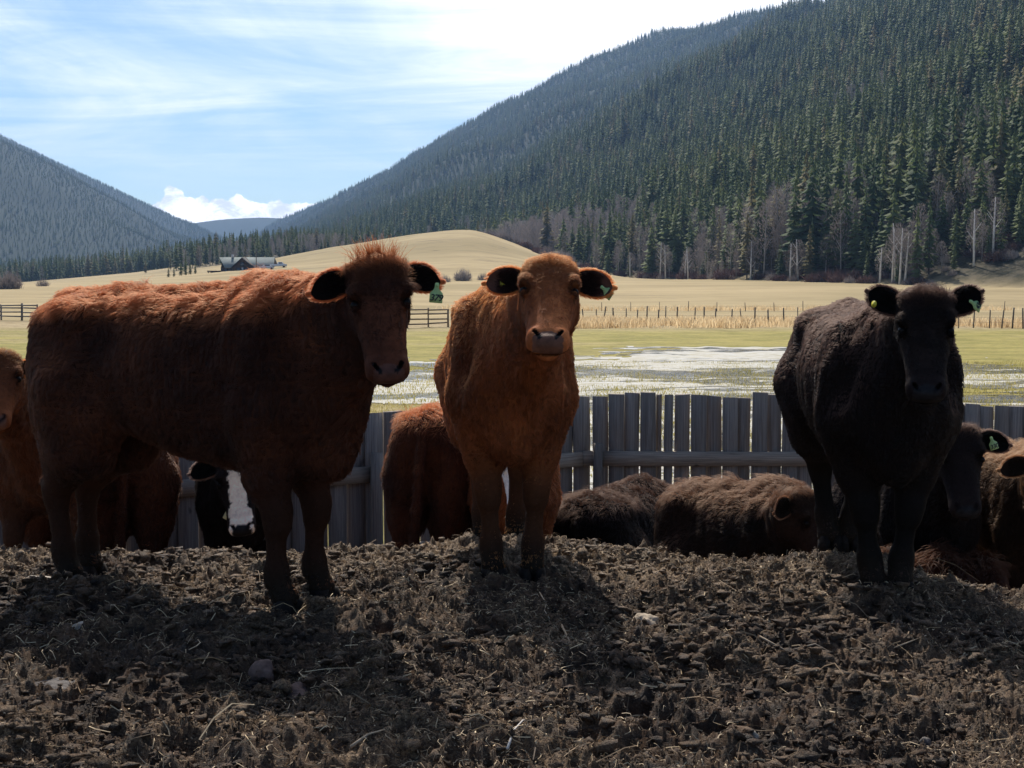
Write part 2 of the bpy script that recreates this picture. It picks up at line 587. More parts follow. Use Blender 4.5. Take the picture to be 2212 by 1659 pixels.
def build_terrain():
    # yard, fine where the picture looks, coarse around
    fine_t = np.linspace(-0.375, 0.375, 760)
    side = np.array([0.40, 0.44, 0.5, 0.6, 0.75, 1.0, 1.5, 2.4])
    tl = np.concatenate([-side[::-1], fine_t, side])
    yl = [0.3]
    while yl[-1] < 3.1: yl.append(yl[-1] + 0.12)
    y = yl[-1]
    while y < 7.3:
        y += 0.0115; yl.append(y)
    while y < YARD_END:
        y += 0.10; yl.append(min(y, YARD_END))
    yl = np.array(yl)

    def zf(X, Y):
        z = ground_z(X, Y)
        m = sstep(Y, 2.9, 3.3) * sstep(Y, 12.0, 9.0) * sstep(np.abs(X / Y), 0.45, 0.385)
        d = yard_detail(X, Y)
        return z + d * (0.25 + 0.75 * m) - 0.01 * (1 - m)
    tag(polar_patch('yard_ground', m_mud(), tl, yl, zf), 'dark churned manure and mud of the cattle yard, littered with straw', None, None, 'structure')
    # the yard behind and beside the camera
    v = []; f = []
    me_t = np.array([-40, -20, -8, 0, 8, 20, 40.0])
    X, Y = np.meshgrid(me_t, np.array([-40, -12, -4, 0.32]))
    Z = np.full_like(X, -0.06)
    idx = np.arange(X.size).reshape(X.shape)
    F = np.stack([idx[:-1, :-1], idx[:-1, 1:], idx[1:, 1:], idx[1:, :-1]], -1).reshape(-1, 4)
    tag(obj('yard_apron', mesh_np('yard_apron', np.stack([X, Y, Z], -1).reshape(-1, 3), F, [bpy.data.materials['trodden_mud']])), 'mud of the yard behind the viewer', None, None, 'structure')
    # pasture
    tl = np.concatenate([-np.array([2.4, 1.6, 1.0, 0.7, 0.5]), np.linspace(-0.42, 0.42, 260), np.array([0.5, 0.7, 1.0, 1.6, 2.4])])
    yl = YARD_END * (100.0 / YARD_END) ** np.linspace(0, 1, 220)
    yl[0] = YARD_END - 0.03

    def zp(X, Y):
        return ground_z(X, Y) + sstep(Y, 13, 16) * (0.05 * vnoise(X * 0.6, Y * 0.6, seed=70) + 0.025 * vnoise(X * 1.9, Y * 1.9, seed=71)) - 0.02 * (Y < YARD_END)
    tag(polar_patch('pasture', m_pasture(), tl, yl, zp), 'yellow green pasture beyond the board fence', None, None, 'structure')
    # field and mountains
    tl = np.concatenate([-np.array([1.1, 0.95, 0.85, 0.75, 0.65, 0.55]), np.linspace(-0.45, 0.45, 330), np.array([0.55, 0.65, 0.75, 0.85, 0.95, 1.1])])
    yl = 99.5 * (7400.0 / 99.5) ** np.linspace(0, 1, 360)
    o = polar_patch('valley_field_and_mountains', m_field(), tl, yl, lambda X, Y: ground_z(X, Y))
    me = o.data
    co = np.empty(len(me.vertices) * 3, dtype=np.float32); me.vertices.foreach_get('co', co); co = co.reshape(-1, 3)
    at = me.attributes.new('wood', 'FLOAT', 'POINT')
    at.data.foreach_set('value', wood_mask(co[:, 0].astype(float), co[:, 1].astype(float)).astype(np.float32))
    tag(o, 'dry tan field, grassy knoll and the mountainsides of the valley', None, None, 'structure')


build_terrain()
# ------------------------------------------------------------------ animals: implicit surface -> mesh
def surface_nets(F, axes):
    S = F < 0
    nx, ny, nz = F.shape
    c = [S[i:nx - 1 + i, j:ny - 1 + j, k:nz - 1 + k] for i in (0, 1) for j in (0, 1) for k in (0, 1)]
    tot = sum(a.astype(np.int8) for a in c)
    act = (tot > 0) & (tot < 8)
    I, J, K = np.nonzero(act)
    idx = -np.ones(act.shape, dtype=np.int64)
    idx[I, J, K] = np.arange(len(I))
    val = {}
    for i in (0, 1):
        for j in (0, 1):
            for k in (0, 1):
                val[(i, j, k)] = F[I + i, J + j, K + k]
    acc = np.zeros((len(I), 3)); cnt = np.zeros(len(I))
    for a in val:
        for ax in range(3):
            if a[ax] == 0:
                b = list(a); b[ax] = 1; b = tuple(b)
                fa, fb = val[a], val[b]
                m = (fa < 0) != (fb < 0)
                t = np.where(m, fa / np.where(m, fa - fb, 1), 0)
                p = np.array(a, float)[None, :].repeat(len(I), 0)
                p[:, ax] += t
                acc += p * m[:, None]; cnt += m
    V = acc / cnt[:, None] + np.stack([I, J, K], -1)
    V = np.stack([np.interp(V[:, i], np.arange(len(axes[i])), axes[i]) for i in range(3)], -1)
    quads = []
    for ax in range(3):
        sl0 = [slice(1, None)] * 3; sl1 = [slice(1, None)] * 3
        sl0[ax] = slice(0, -1); sl1[ax] = slice(1, None)
        A = S[tuple(sl0)]; B = S[tuple(sl1)]
        m = A != B
        # crop so that every neighbouring cell exists
        P = np.argwhere(m)
        if not len(P): continue
        flip = A[tuple(P.T)]
        off = np.ones(3, int); off[ax] = 0
        P = P + off
        o1, o2 = [(1, 2), (2, 0), (0, 1)][ax]
        e1 = np.zeros(3, int); e1[o1] = 1
        e2 = np.zeros(3, int); e2[o2] = 1
        ok = np.all(P < np.array(act.shape), 1)
        P = P[ok]; flip = flip[ok]
        q = np.stack([idx[tuple((P - e1 - e2).T)], idx[tuple((P - e2).T)], idx[tuple(P.T)], idx[tuple((P - e1).T)]], -1)
        q = np.where(flip[:, None], q, q[:, ::-1])
        quads.append(q)
    Q = np.concatenate(quads)
    Q = Q[np.all(Q >= 0, 1)]
    return V, Q


class Field:
    def __init__(self, lo, hi, h, flo=None, fhi=None, fine=None):
        """grid of spacing h, drawn closer (fine) inside the box flo..fhi"""
        self.h = h; self.ax = []
        for i in range(3):
            a = [lo[i]]
            while a[-1] < hi[i]:
                p = a[-1]
                if fine is None: st = h
                else:
                    out = max(flo[i] - p, p - fhi[i], 0)
                    st = min(h, fine + out * .35)
                a.append(p + st)
            self.ax.append(np.array(a))
        self.F = np.full([len(a) for a in self.ax], 0.5, dtype=np.float32)

    def block(self, lo, hi, pad):
        s = []
        for i in range(3):
            a = int(max(0, np.searchsorted(self.ax[i], lo[i] - pad) - 1))
            b = int(min(len(self.ax[i]), np.searchsorted(self.ax[i], hi[i] + pad) + 1))
            if b - a < 2: return None, None
            s.append(slice(a, b))
        G = np.meshgrid(self.ax[0][s[0]], self.ax[1][s[1]], self.ax[2][s[2]], indexing='ij')
        return tuple(s), np.stack(G, -1)

    def put(self, s, d, k, sub=False):
        a = self.F[s]
        if sub:
            d = -d
            hh = np.clip(0.5 - 0.5 * (d - a) / k, 0, 1) if k > 0 else None
            if k > 0:
                self.F[s] = (a * hh + d * (1 - hh) + k * hh * (1 - hh)).astype(np.float32)
                self.F[s] = np.maximum(self.F[s], np.maximum(a, d)).astype(np.float32)
            else:
                self.F[s] = np.maximum(a, d)
            return
        hh = np.clip(0.5 + 0.5 * (a - d) / k, 0, 1)
        self.F[s] = (a * (1 - hh) + d * hh - k * hh * (1 - hh)).astype(np.float32)

    def capsule(self, a, b, ra, rb, k=0.03):
        a = np.array(a, float); b = np.array(b, float)
        r = max(ra, rb)
        s, P = self.block(np.minimum(a, b) - r, np.maximum(a, b) + r, k + 3 * self.h)
        if s is None: return
        ba = b - a
        t = np.clip(((P - a) @ ba) / max(ba @ ba, 1e-9), 0, 1)
        d = np.linalg.norm(P - a - t[..., None] * ba, axis=-1) - (ra + (rb - ra) * t)
        self.put(s, d, k)

    def ell(self, c, R, r, k=0.03, sub=False):
        c = np.array(c, float); r = np.array(r, float); m = r.max()
        s, P = self.block(c - m, c + m, k + 3 * self.h)
        if s is None: return
        q = (P - c) @ np.asarray(R)
        k0 = np.linalg.norm(q / r, axis=-1); k1 = np.linalg.norm(q / r ** 2, axis=-1) + 1e-9
        self.put(s, k0 * (k0 - 1) / k1, k, sub)

    def loft(self, o, A, L, N, tab, e=2.3, k=0.03):
        """solid along axis A: tab rows (s, half width, reach along +N, reach along -N)"""
        o = np.array(o, float); A = np.array(A, float); L = np.array(L, float); N = np.array(N, float)
        tab = np.array(tab, float)
        m = np.abs(tab[:, 1:]).max()
        p0 = o + A * tab[0, 0]; p1 = o + A * tab[-1, 0]
        s, P = self.block(np.minimum(p0, p1) - m, np.maximum(p0, p1) + m, k + 3 * self.h)
        if s is None: return
        q = P - o
        x = q @ A; y = q @ L; z = q @ N
        xc = np.clip(x, tab[0, 0], tab[-1, 0])
        # smooth interpolation of the profile
        ss = np.linspace(tab[0, 0], tab[-1, 0], 200)
        cols = []
        for c in (1, 2, 3):
            v = np.interp(ss, tab[:, 0], tab[:, c])
            kk = np.hanning(15); kk /= kk.sum()
            vp = np.concatenate([np.full(7, v[0]), v, np.full(7, v[-1])])
            v = np.convolve(vp, kk, 'valid')
            cols.append(np.interp(xc, ss, v))
        w, up, dn = cols
        cz = (up - dn) / 2; hz = (up + dn) / 2
        zz = z - cz
        rr = (np.abs(y / w) ** e + np.abs(zz / hz) ** e) ** (1 / e)
        d = (rr - 1) * np.minimum(w, hz)
        dx = np.abs(x - xc)
        d = np.where(dx > 0, np.sqrt(np.maximum(d, 0) ** 2 + dx ** 2) + np.minimum(d, 0) * 0, d)
        self.put(s, d, k)


BODY_TAB = [(-0.73, .05, 1.09, .96), (-0.70, .12, 1.13, .84), (-0.63, .170, 1.165, .76), (-0.52, .200, 1.19, .72),
            (-0.40, .215, 1.195, .68), (-0.25, .24, 1.175, .615), (-0.05, .265, 1.165, .545), (0.12, .268, 1.17, .515),
            (0.28, .24, 1.185, .49), (0.40, .205, 1.19, .48), (0.50, .175, 1.15, .51), (0.58, .135, 1.07, .57), (0.635, .06, .98, .68)]
HEAD_TAB = [(-0.028, .060, .040, .030), (-0.01, .088, .064, .055), (0.03, .105, .080, .085), (0.08, .109, .084, .115), (0.13, .107, .078, .135),
            (0.18, .099, .068, .135), (0.24, .087, .060, .112), (0.30, .079, .054, .086), (0.35, .078, .050, .072),
            (0.395, .081, .045, .062), (0.425, .077, .034, .052), (0.447, .052, .012, .036)]


def unit(v):
    v = np.array(v, float)
    return v / np.linalg.norm(v)


def head_frame(hd):
    """hd: poll (local), look (unit horizontal-ish vector), tilt (degrees of the face below the horizon), roll"""
    h = unit(hd['look']); up = np.array([0, 0, 1.0])
    h = unit(h - up * (h @ up))
    ph = math.radians(hd.get('tilt', 65))
    A = h * math.cos(ph) - up * math.sin(ph)
    N = h * math.sin(ph) + up * math.cos(ph)
    L = np.cross(N, A)                # animal's left ... sign fixed below
    r = math.radians(hd.get('roll', 0))
    if r:
        A2 = A * math.cos(r) + L * math.sin(r)
        L2 = -A * math.sin(r) + L * math.cos(r)
        A, L = A2, L2
    return A, L, N


def field_head(f, hd, k=0.02):
    A, L, N = head_frame(hd); p = np.array(hd['poll'], float); s = hd.get('size', 1.0)
    R = np.stack([A, L, N], 1)
    at = lambda a, l, n: p + (A * a + L * l + N * n) * s
    tab = [(a * s, b * s * hd.get('wide', 1.0), c * s, d * s) for a, b, c, d in HEAD_TAB]
    f.loft(p, A, L, N, tab, 2.35, 0.02)
    for sg in (-1, 1):
        f.ell(at(.115, sg * .088, .050), R, np.array([.034, .026, .028]) * s, .022 * s)       # brow
        f.ell(at(.125, sg * .060, -.095), R, np.array([.075, .040, .060]) * s, .04 * s)       # cheek
        f.ell(at(.154, sg * .101, .040), R, np.array([.019, .017, .020]) * s, .008 * s, sub=True)   # eye socket
        f.ell(at(.172, sg * .094, .040), R, np.array([.012, .014, .016]) * s, .014 * s)       # lower lid
        f.ell(at(.400, sg * .050, .018), R, np.array([.034, .022, .028]) * s, .018 * s)       # nostril wing
        for q in range(4):                                                                    # comma shaped nostril
            f.ell(at(.425 - .009 * q, sg * (.030 + .0065 * q), .036 + .004 * q - .0012 * q * q), R, np.array([.0075, .0062 + .001 * (q < 2), .016]) * s, .004 * s, sub=True)
    f.ell(at(.428, 0, .008), R, np.array([.024, .050, .033]) * s, .02 * s)                    # nose pad
    f.ell(at(.408, 0, -.050), R, np.array([.040, .040, .022]) * s, .014 * s)                  # chin
    f.ell(at(.418, 0, -.0265), R, np.array([.046, .080, .0035]) * s, .005 * s, sub=True)      # mouth
    f.ell(at(.015, 0, .030), R, np.array([.045, .084, .052]) * s, .04 * s)                    # poll
    return at, R


def make_field(c):
    """c: dict describing one animal, local metres, origin under its middle, +x forward"""
    hz = c.get('hz', 1.0); lx = c.get('lx', 1.0); wy = c.get('wy', 1.0); rz = c.get('thick', 1.0)
    zo = c.get('drop', 0.0)
    X = lambda x: (x + 0.10) * lx
    hd = c['head']
    pts = [np.array([X(-.85), -.42, -.08]), np.array([X(.75), .42, 1.35 * hz + zo])]
    pp = np.array(hd['poll'])
    lo = np.minimum(np.minimum(pts[0], pp - .52), 9); hi = np.maximum(pts[1], pp + .52)
    lo[2] = max(lo[2], -0.1)
    if c.get('fine'):
        hA, hL, hN = head_frame(hd); hs = hd.get('size', 1.0)
        cr = np.array([pp + (hA * a + hL * l + hN * n) * hs for a in (-.02, .47) for l in (-.10, .10) for n in (-.06, .09)])
        f = Field(lo, hi, c.get('res', 0.0145), cr.min(0), cr.max(0), c['fine'])
    else:
        f = Field(lo, hi, c.get('res', 0.0145))
    I3 = np.eye(3)
    tab = [(X(a), b * wy, t * hz + zo, -(bt * hz + zo)) for a, b, t, bt in BODY_TAB]
    f.loft((0, 0, 0), (1, 0, 0), (0, 1, 0), (0, 0, 1), tab, 2.25, 0.03)
    P = lambda x, y, z: (X(x), y * wy, z * hz + zo)
    # shoulder blades, hips, tail head, withers
    for s in (-1, 1):
        f.ell(P(.36, s * .178, .90), I3, (.13 * lx, .082 * wy, .23 * hz), .05)
        f.ell(P(.50, s * .115, .78), I3, (.10 * lx, .09 * wy, .14 * hz), .06)
        f.ell(P(-.42, s * .180, 1.09), I3, (.06, .045, .045), .06)
        f.ell(P(-.27, s * .265, 1.02), I3, (.10, .045, .085), .05, sub=True)
        f.ell(P(.53, s * .19, .98), I3, (.035, .045, .17), .05, sub=True)
        f.ell(P(-.52, s * .13, .88), I3, (.19 * lx, .115 * wy, .27 * hz), .06)
        f.ell(P(-.64, s * .085, 1.03), I3, (.07, .06, .08), .08)
    f.ell(P(.36, 0, 1.12), I3, (.20, .07, .09), .07)
    f.capsule(P(-.62, 0, 1.165), P(.25, 0, 1.175), .030, .034, .05)
    f.ell(P(.52, 0, .60), I3, (.10, .085, .12), .07)
    # legs
    if not c.get('lying'):
        for key, s in (('fl', 1), ('fr', -1)):
            dx, dy = c.get('feet', {}).get(key, (0, 0))
            j = lambda x, y, z: (X(x) + dx * (1 - z / .8), s * (y - c.get('narrow', 0) * (1 - z / .8)) * wy + dy * (1 - z / .8), z * hz)
            f.capsule(j(.36, .145, .72), j(.355, .135, .50), .125 * rz, .080 * rz, .06)
            f.capsule(j(.355, .135, .50), j(.385, .13, .365), .078 * rz, .050 * rz, .03)
            f.capsule(j(.388, .13, .37), j(.388, .13, .32), .055 * rz, .051 * rz, .02)
            f.capsule(j(.380, .13, .31), j(.375, .13, .16), .036 * rz, .035 * rz, .02)
            f.capsule(j(.375, .13, .145), j(.375, .13, .115), .046 * rz, .045 * rz, .02)
            f.capsule(j(.375, .13, .12), j(.405, .13, .045), .038 * rz, .047 * rz, .02)
        for key, s in (('hl', 1), ('hr', -1)):
            dx, dy = c.get('feet', {}).get(key, (0, 0))
            j = lambda x, y, z: (X(x) + dx * (1 - z / .8), s * (y - c.get('narrow', 0) * (1 - z / .8)) * wy + dy * (1 - z / .8), z * hz)
            f.capsule(j(-.48, .135, .80), j(-.50, .135, .58), .165 * rz, .120 * rz, .06)
            f.capsule(j(-.38, .155, .70), j(-.43, .145, .55), .110 * rz, .095 * rz, .06)
            f.capsule(j(-.60, .12, .72), j(-.615, .12, .50), .095 * rz, .065 * rz, .06)
            f.capsule(j(-.49, .135, .58), j(-.625, .125, .385), .110 * rz, .052 * rz, .04)
            f.capsule(j(-.635, .125, .39), j(-.63, .125, .345), .050 * rz, .046 * rz, .02)
            f.capsule(j(-.65, .125, .41), j(-.675, .125, .42), .034 * rz, .026 * rz, .02)
            f.capsule(j(-.63, .125, .34), j(-.61, .125, .17), .040 * rz, .038 * rz, .02)
            f.capsule(j(-.61, .125, .15), j(-.61, .125, .12), .047 * rz, .046 * rz, .02)
            f.capsule(j(-.61, .125, .12), j(-.58, .125, .045), .039 * rz, .048 * rz, .02)
    else:
        for s in (-1, 1):
            f.capsule((X(.34), s * .22, .20), (X(.50), s * .23, .09), .10, .07, .05)
            f.capsule((X(.52), s * .23, .07), (X(.28), s * .20, .05), .055, .05, .03)
            f.ell((X(-.40), s * .22, .26), I3, (.24, .13, .23), .06)
            f.capsule((X(-.20), s * .30, .16), (X(-.46), s * .33, .07), .085, .055, .04)
            f.capsule((X(-.46), s * .33, .06), (X(-.18), s * .35, .05), .05, .045, .03)
    # tail
    if c.get('tail', True):
        tp = [P(-.66, 0, 1.13), P(-.745, .0, 1.06), P(-.775, .01, .85), P(-.78, .02, .62), P(-.775, .03, .42)]
        if c.get('lying'):
            tp = [P(-.66, 0, 1.13), P(-.755, .0, 1.04), P(-.79, .03, .80), (X(-.84), .10, .10)]
        rr = [.034, .028, .024, .022, .034]
        for i in range(len(tp) - 1):
            f.capsule(tp[i], tp[i + 1], rr[i], rr[i + 1], .025)
    # neck
    A, L, N = head_frame(hd); p = np.array(hd['poll'], float); s = hd.get('size', 1.0)
    nb = c.get('neck', 1.0)
    poll_b = p + (A * .05 - N * .06) * s
    thr = p + (A * .14 - N * .12) * s
    wth = np.array(P(.36, 0, 1.06)); chs = np.array(P(.48, 0, .80)); mid = np.array(P(.44, 0, .93))
    f.capsule(wth, poll_b, .13 * nb, .085 * s, .08)
    f.capsule(mid, p + (A * .08 - N * .09) * s, .165 * nb, .085 * s, .08)
    f.capsule(chs, thr, .155 * nb, .070 * s, .08)
    f.capsule(P(.52, 0, .66), thr + np.array([0, 0, -.05]), .075, .040, .08)
    at, R = field_head(f, hd)
    return f, at, R, (A, L, N)


def coat_of(c, P, Nn, info):
    """coat colour at local points, without the sunlight painted on the tops"""
    A, L, N, p, s = info
    q = (P - p) / s
    a = q @ A; l = q @ L; n = q @ N
    head = (a > -.12) & (a < .50) & (np.abs(l) < .15) & (n > -.16) & (n < .16)
    zmax = 1.2 * c.get('hz', 1)
    base = np.array(c['col']); dark = np.array(c['dark']); leg = np.array(c['legcol'])
    m = np.clip(0.5 + 0.9 * fbm(P[:, 0] * 5, P[:, 1] * 5, 3, 5, z=P[:, 2] * 5), 0, 1)[:, None]
    C = base * (1 - m) + dark * m
    if not c.get('lying'):
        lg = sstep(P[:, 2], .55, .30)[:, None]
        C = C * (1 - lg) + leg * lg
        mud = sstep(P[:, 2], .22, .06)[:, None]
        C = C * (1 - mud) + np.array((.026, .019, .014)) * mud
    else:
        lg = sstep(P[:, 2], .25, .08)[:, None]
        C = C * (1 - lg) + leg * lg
    # dust and dried dirt specks
    d = (vnoise(P[:, 0] * 9, P[:, 1] * 9, P[:, 2] * 9, seed=8) > .62)[:, None] & head[:, None] == 0
    if 'face' in c:
        hc = np.array(c['face'])
        fm = (head & (a < .40))[:, None]
        if c.get('blaze'):
            fm = (head & (np.abs(l) < .030 + .085 * np.clip(a, 0, .4) + .010 * vnoise(P[:, 0] * 40, P[:, 2] * 40, seed=9)) & (n > -.02))[:, None]
        C = np.where(fm, hc, C)
    nose = head & (n > -.020) & (a + .35 * n > .412 + .022 * (np.abs(l) / .05) ** 2) & (np.abs(l) < .056)
    C = np.where(nose[:, None], np.array(c.get('nose', (.10, .06, .05))) * (.8 + .3 * vnoise(P[:, 0] * 60, P[:, 1] * 60, P[:, 2] * 60, seed=3))[:, None], C)
    for sg in (-1, 1):
        for q_ in range(4):
            dn = np.sqrt(((a - .425 + .009 * q_) / .0095) ** 2 + ((l - sg * (.030 + .0065 * q_)) / .0085) ** 2)
            C = np.where((head & (dn < 1) & (n < .052) & (n > .0) & (a > .38))[:, None], (.006, .004, .004), C)
    mouth = head & (np.abs(n + .0265) < .006) & (a > .37)
    C = np.where(mouth[:, None], C * .25, C)
    ring = head & (a > .355) & (a < .43) & ~nose
    C = np.where(ring[:, None], C * 1.25, C)
    C = np.where((head & (np.abs(l) < .05) & (a > .14) & (a < .33) & (n > .03))[:, None], C * 1.12, C)
    lid = head & (np.hypot(a - .154, np.abs(l) - .098) < .030) & (n > .0)
    C = np.where(lid[:, None], C * .35, C)
    return C, head, a, l, n, nose


def skin_mat():
    m, t, out = new_mat('hide')
    bs = t.n('ShaderNodeBsdfPrincipled')
    at = t.n('ShaderNodeAttribute'); at.attribute_name = 'coat'
    co = t.n('ShaderNodeTexCoord').outputs['Object']
    nz = t.noise(co, 60, 5, 0.65)
    v = t.n('ShaderNodeVectorMath', operation='SCALE'); t.l(at.outputs['Color'], v.inputs[0]); t.l(t.math('ADD', 0.45, t.math('MULTIPLY', nz, 0.8)), v.inputs['Scale'])
    t.l(v.outputs[0], bs.inputs['Base Color'])
    bs.inputs['Roughness'].default_value = 0.55
    t.l(t.math('MULTIPLY', at.outputs['Alpha'], 0.16), bs.inputs['Specular IOR Level'])
    bn = t.n('ShaderNodeBump'); bn.inputs['Strength'].default_value = 0.5; bn.inputs['Distance'].default_value = 0.004
    t.l(t.noise(co, 170, 4, 0.6), bn.inputs['Height']); t.l(bn.outputs[0], bs.inputs['Normal'])
    t.l(bs.outputs[0], out.inputs[0])
    return m


def fur_mat():
    m, t, out = new_mat('fur')
    at = t.n('ShaderNodeAttribute'); at.attribute_name = 'coat'
    bs = t.n('ShaderNodeBsdfPrincipled')
    bs.inputs['Roughness'].default_value = 0.6
    bs.inputs['Specular IOR Level'].default_value = 0.22
    t.l(at.outputs['Color'], bs.inputs['Base Color'])
    tr = t.n('ShaderNodeBsdfTranslucent'); t.l(at.outputs['Color'], tr.inputs['Color'])
    mx = t.n('ShaderNodeMixShader'); mx.inputs[0].default_value = 0.45
    t.l(bs.outputs[0], mx.inputs[1]); t.l(tr.outputs[0], mx.inputs[2])
    hb = t.n('ShaderNodeBsdfHairPrincipled')
    hb.model = 'CHIANG'; hb.parametrization = 'COLOR'
    t.l(at.outputs['Color'], hb.inputs['Color'])
    hb.inputs['Roughness'].default_value = 0.45
    hb.inputs['Radial Roughness'].default_value = 0.6
    hb.inputs['IOR'].default_value = 1.35
    m2 = t.n('ShaderNodeMixShader'); m2.inputs[0].default_value = 0.13
    t.l(mx.outputs[0], m2.inputs[1]); t.l(hb.outputs[0], m2.inputs[2])
    t.l(m2.outputs[0], out.inputs[0])
    return m


HIDE = skin_mat()
FUR = fur_mat()
EYE = simple_mat('eye', (.006, .004, .003), rough=.30, spec=.12)
HOOF = simple_mat('hoof', (.010, .008, .007), (.028, .021, .017), 30, .8, spec=.1)


def sample_tris(V, T, n, rng, w=None):
    a = V[T[:, 0]]; b = V[T[:, 1]]; c = V[T[:, 2]]
    nr = np.cross(b - a, c - a); ar = np.linalg.norm(nr, axis=1)
    pr = ar if w is None else ar * w
    cs = np.cumsum(pr); i = np.searchsorted(cs, rng.random(n) * cs[-1])
    i = np.minimum(i, len(T) - 1)
    r1 = np.sqrt(rng.random(n)); r2 = rng.random(n)
    P = a[i] * (1 - r1)[:, None] + b[i] * (r1 * (1 - r2))[:, None] + c[i] * (r1 * r2)[:, None]
    return P, nr[i] / (ar[i][:, None] + 1e-12), i


def hair_curves(name, P4, rad, colr, parent):
    """P4: (n, k, 3) strand points; rad: (n,) root radius; colr: (n,3)"""
    n, k, _ = P4.shape
    hc = bpy.data.hair_curves.new(name)
    hc.add_curves([k] * n)
    hc.points.foreach_set('position', P4.astype(np.float32).ravel())
    prof = np.linspace(1, 0.25, k)
    R = (rad[:, None] * prof[None, :]).astype(np.float32)
    at = hc.attributes.get('radius') or hc.attributes.new('radius', 'FLOAT', 'POINT')
    at.data.foreach_set('value', R.ravel())
    ca = hc.attributes.new('coat', 'FLOAT_COLOR', 'CURVE')
    ca.data.foreach_set('color', np.concatenate([colr, np.ones((n, 1))], 1).astype(np.float32).ravel())
    hc.materials.append(FUR)
    o = bpy.data.objects.new(name, hc)
    COL.objects.link(o)
    o.parent = parent
    o['kind'] = 'stuff'
    return o


def noise3(P, f, seed):
    return np.stack([vnoise(P[:, 0] * f, P[:, 1] * f, P[:, 2] * f, seed=seed + i) for i in range(3)], -1)


def ear_mesh(length, height, sgn, L, A, N, base, up, droop=0.03):
    """cupped, leaf shaped ear; grows from base along dirn"""
    D = unit(L * sgn + up)                 # outwards
    Nf = unit(N - D * (N @ D) * 1.0)       # opening faces forward
    W = np.cross(D, Nf)
    nu, nv = 15, 13
    V = []
    for lay in (0, 1):
        for i in range(nu):
            t = i / (nu - 1)
            wid = height * 0.5 * (0.44 + 1.95 * t - 1.0 * t * t) * (1 - t ** 2.3) ** 0.55 + 0.004
            for j in range(nv):
                s = -1 + 2 * j / (nv - 1)
                cup = (0.50 - 0.22 * t) * wid * (abs(s) ** 2.0) * (1.1 if t < .4 else 1)
                pos = base + D * (t * length) + W * (s * wid * (0.85 if lay else 0.88)) + Nf * (cup - 0.018 - 0.012 * math.sin(t * 3.1)) - Nf * (0.007 * lay)
                pos = pos - np.array([0, 0, 1.0]) * droop * t * t
                V.append(pos)
    F = []
    o = nu * nv
    for i in range(nu - 1):
        for j in range(nv - 1):
            a = i * nv + j
            F.append((a, a + 1, a + nv + 1, a + nv)); b = a + o
            F.append((b, b + nv, b + nv + 1, b + 1))
    for i in range(nu - 1):
        a = i * nv; F.append((a, a + nv, a + nv + o, a + o))
        a = i * nv + nv - 1; F.append((a, a + o, a + nv + o, a + nv))
    for j in range(nv - 1):
        a = (nu - 1) * nv + j; F.append((a, a + 1, a + 1 + o, a + o))
        a = j; F.append((a, a + o, a + o + 1, a + 1))
    V = np.array(V); F = np.array(F)
    # consistent outward normals: flip all if the front layer faces away from the opening
    return V, F, (nu, nv, o, D, Nf, W)


def to_tris(Q):
    return np.concatenate([Q[:, [0, 1, 2]], Q[:, [0, 2, 3]]])


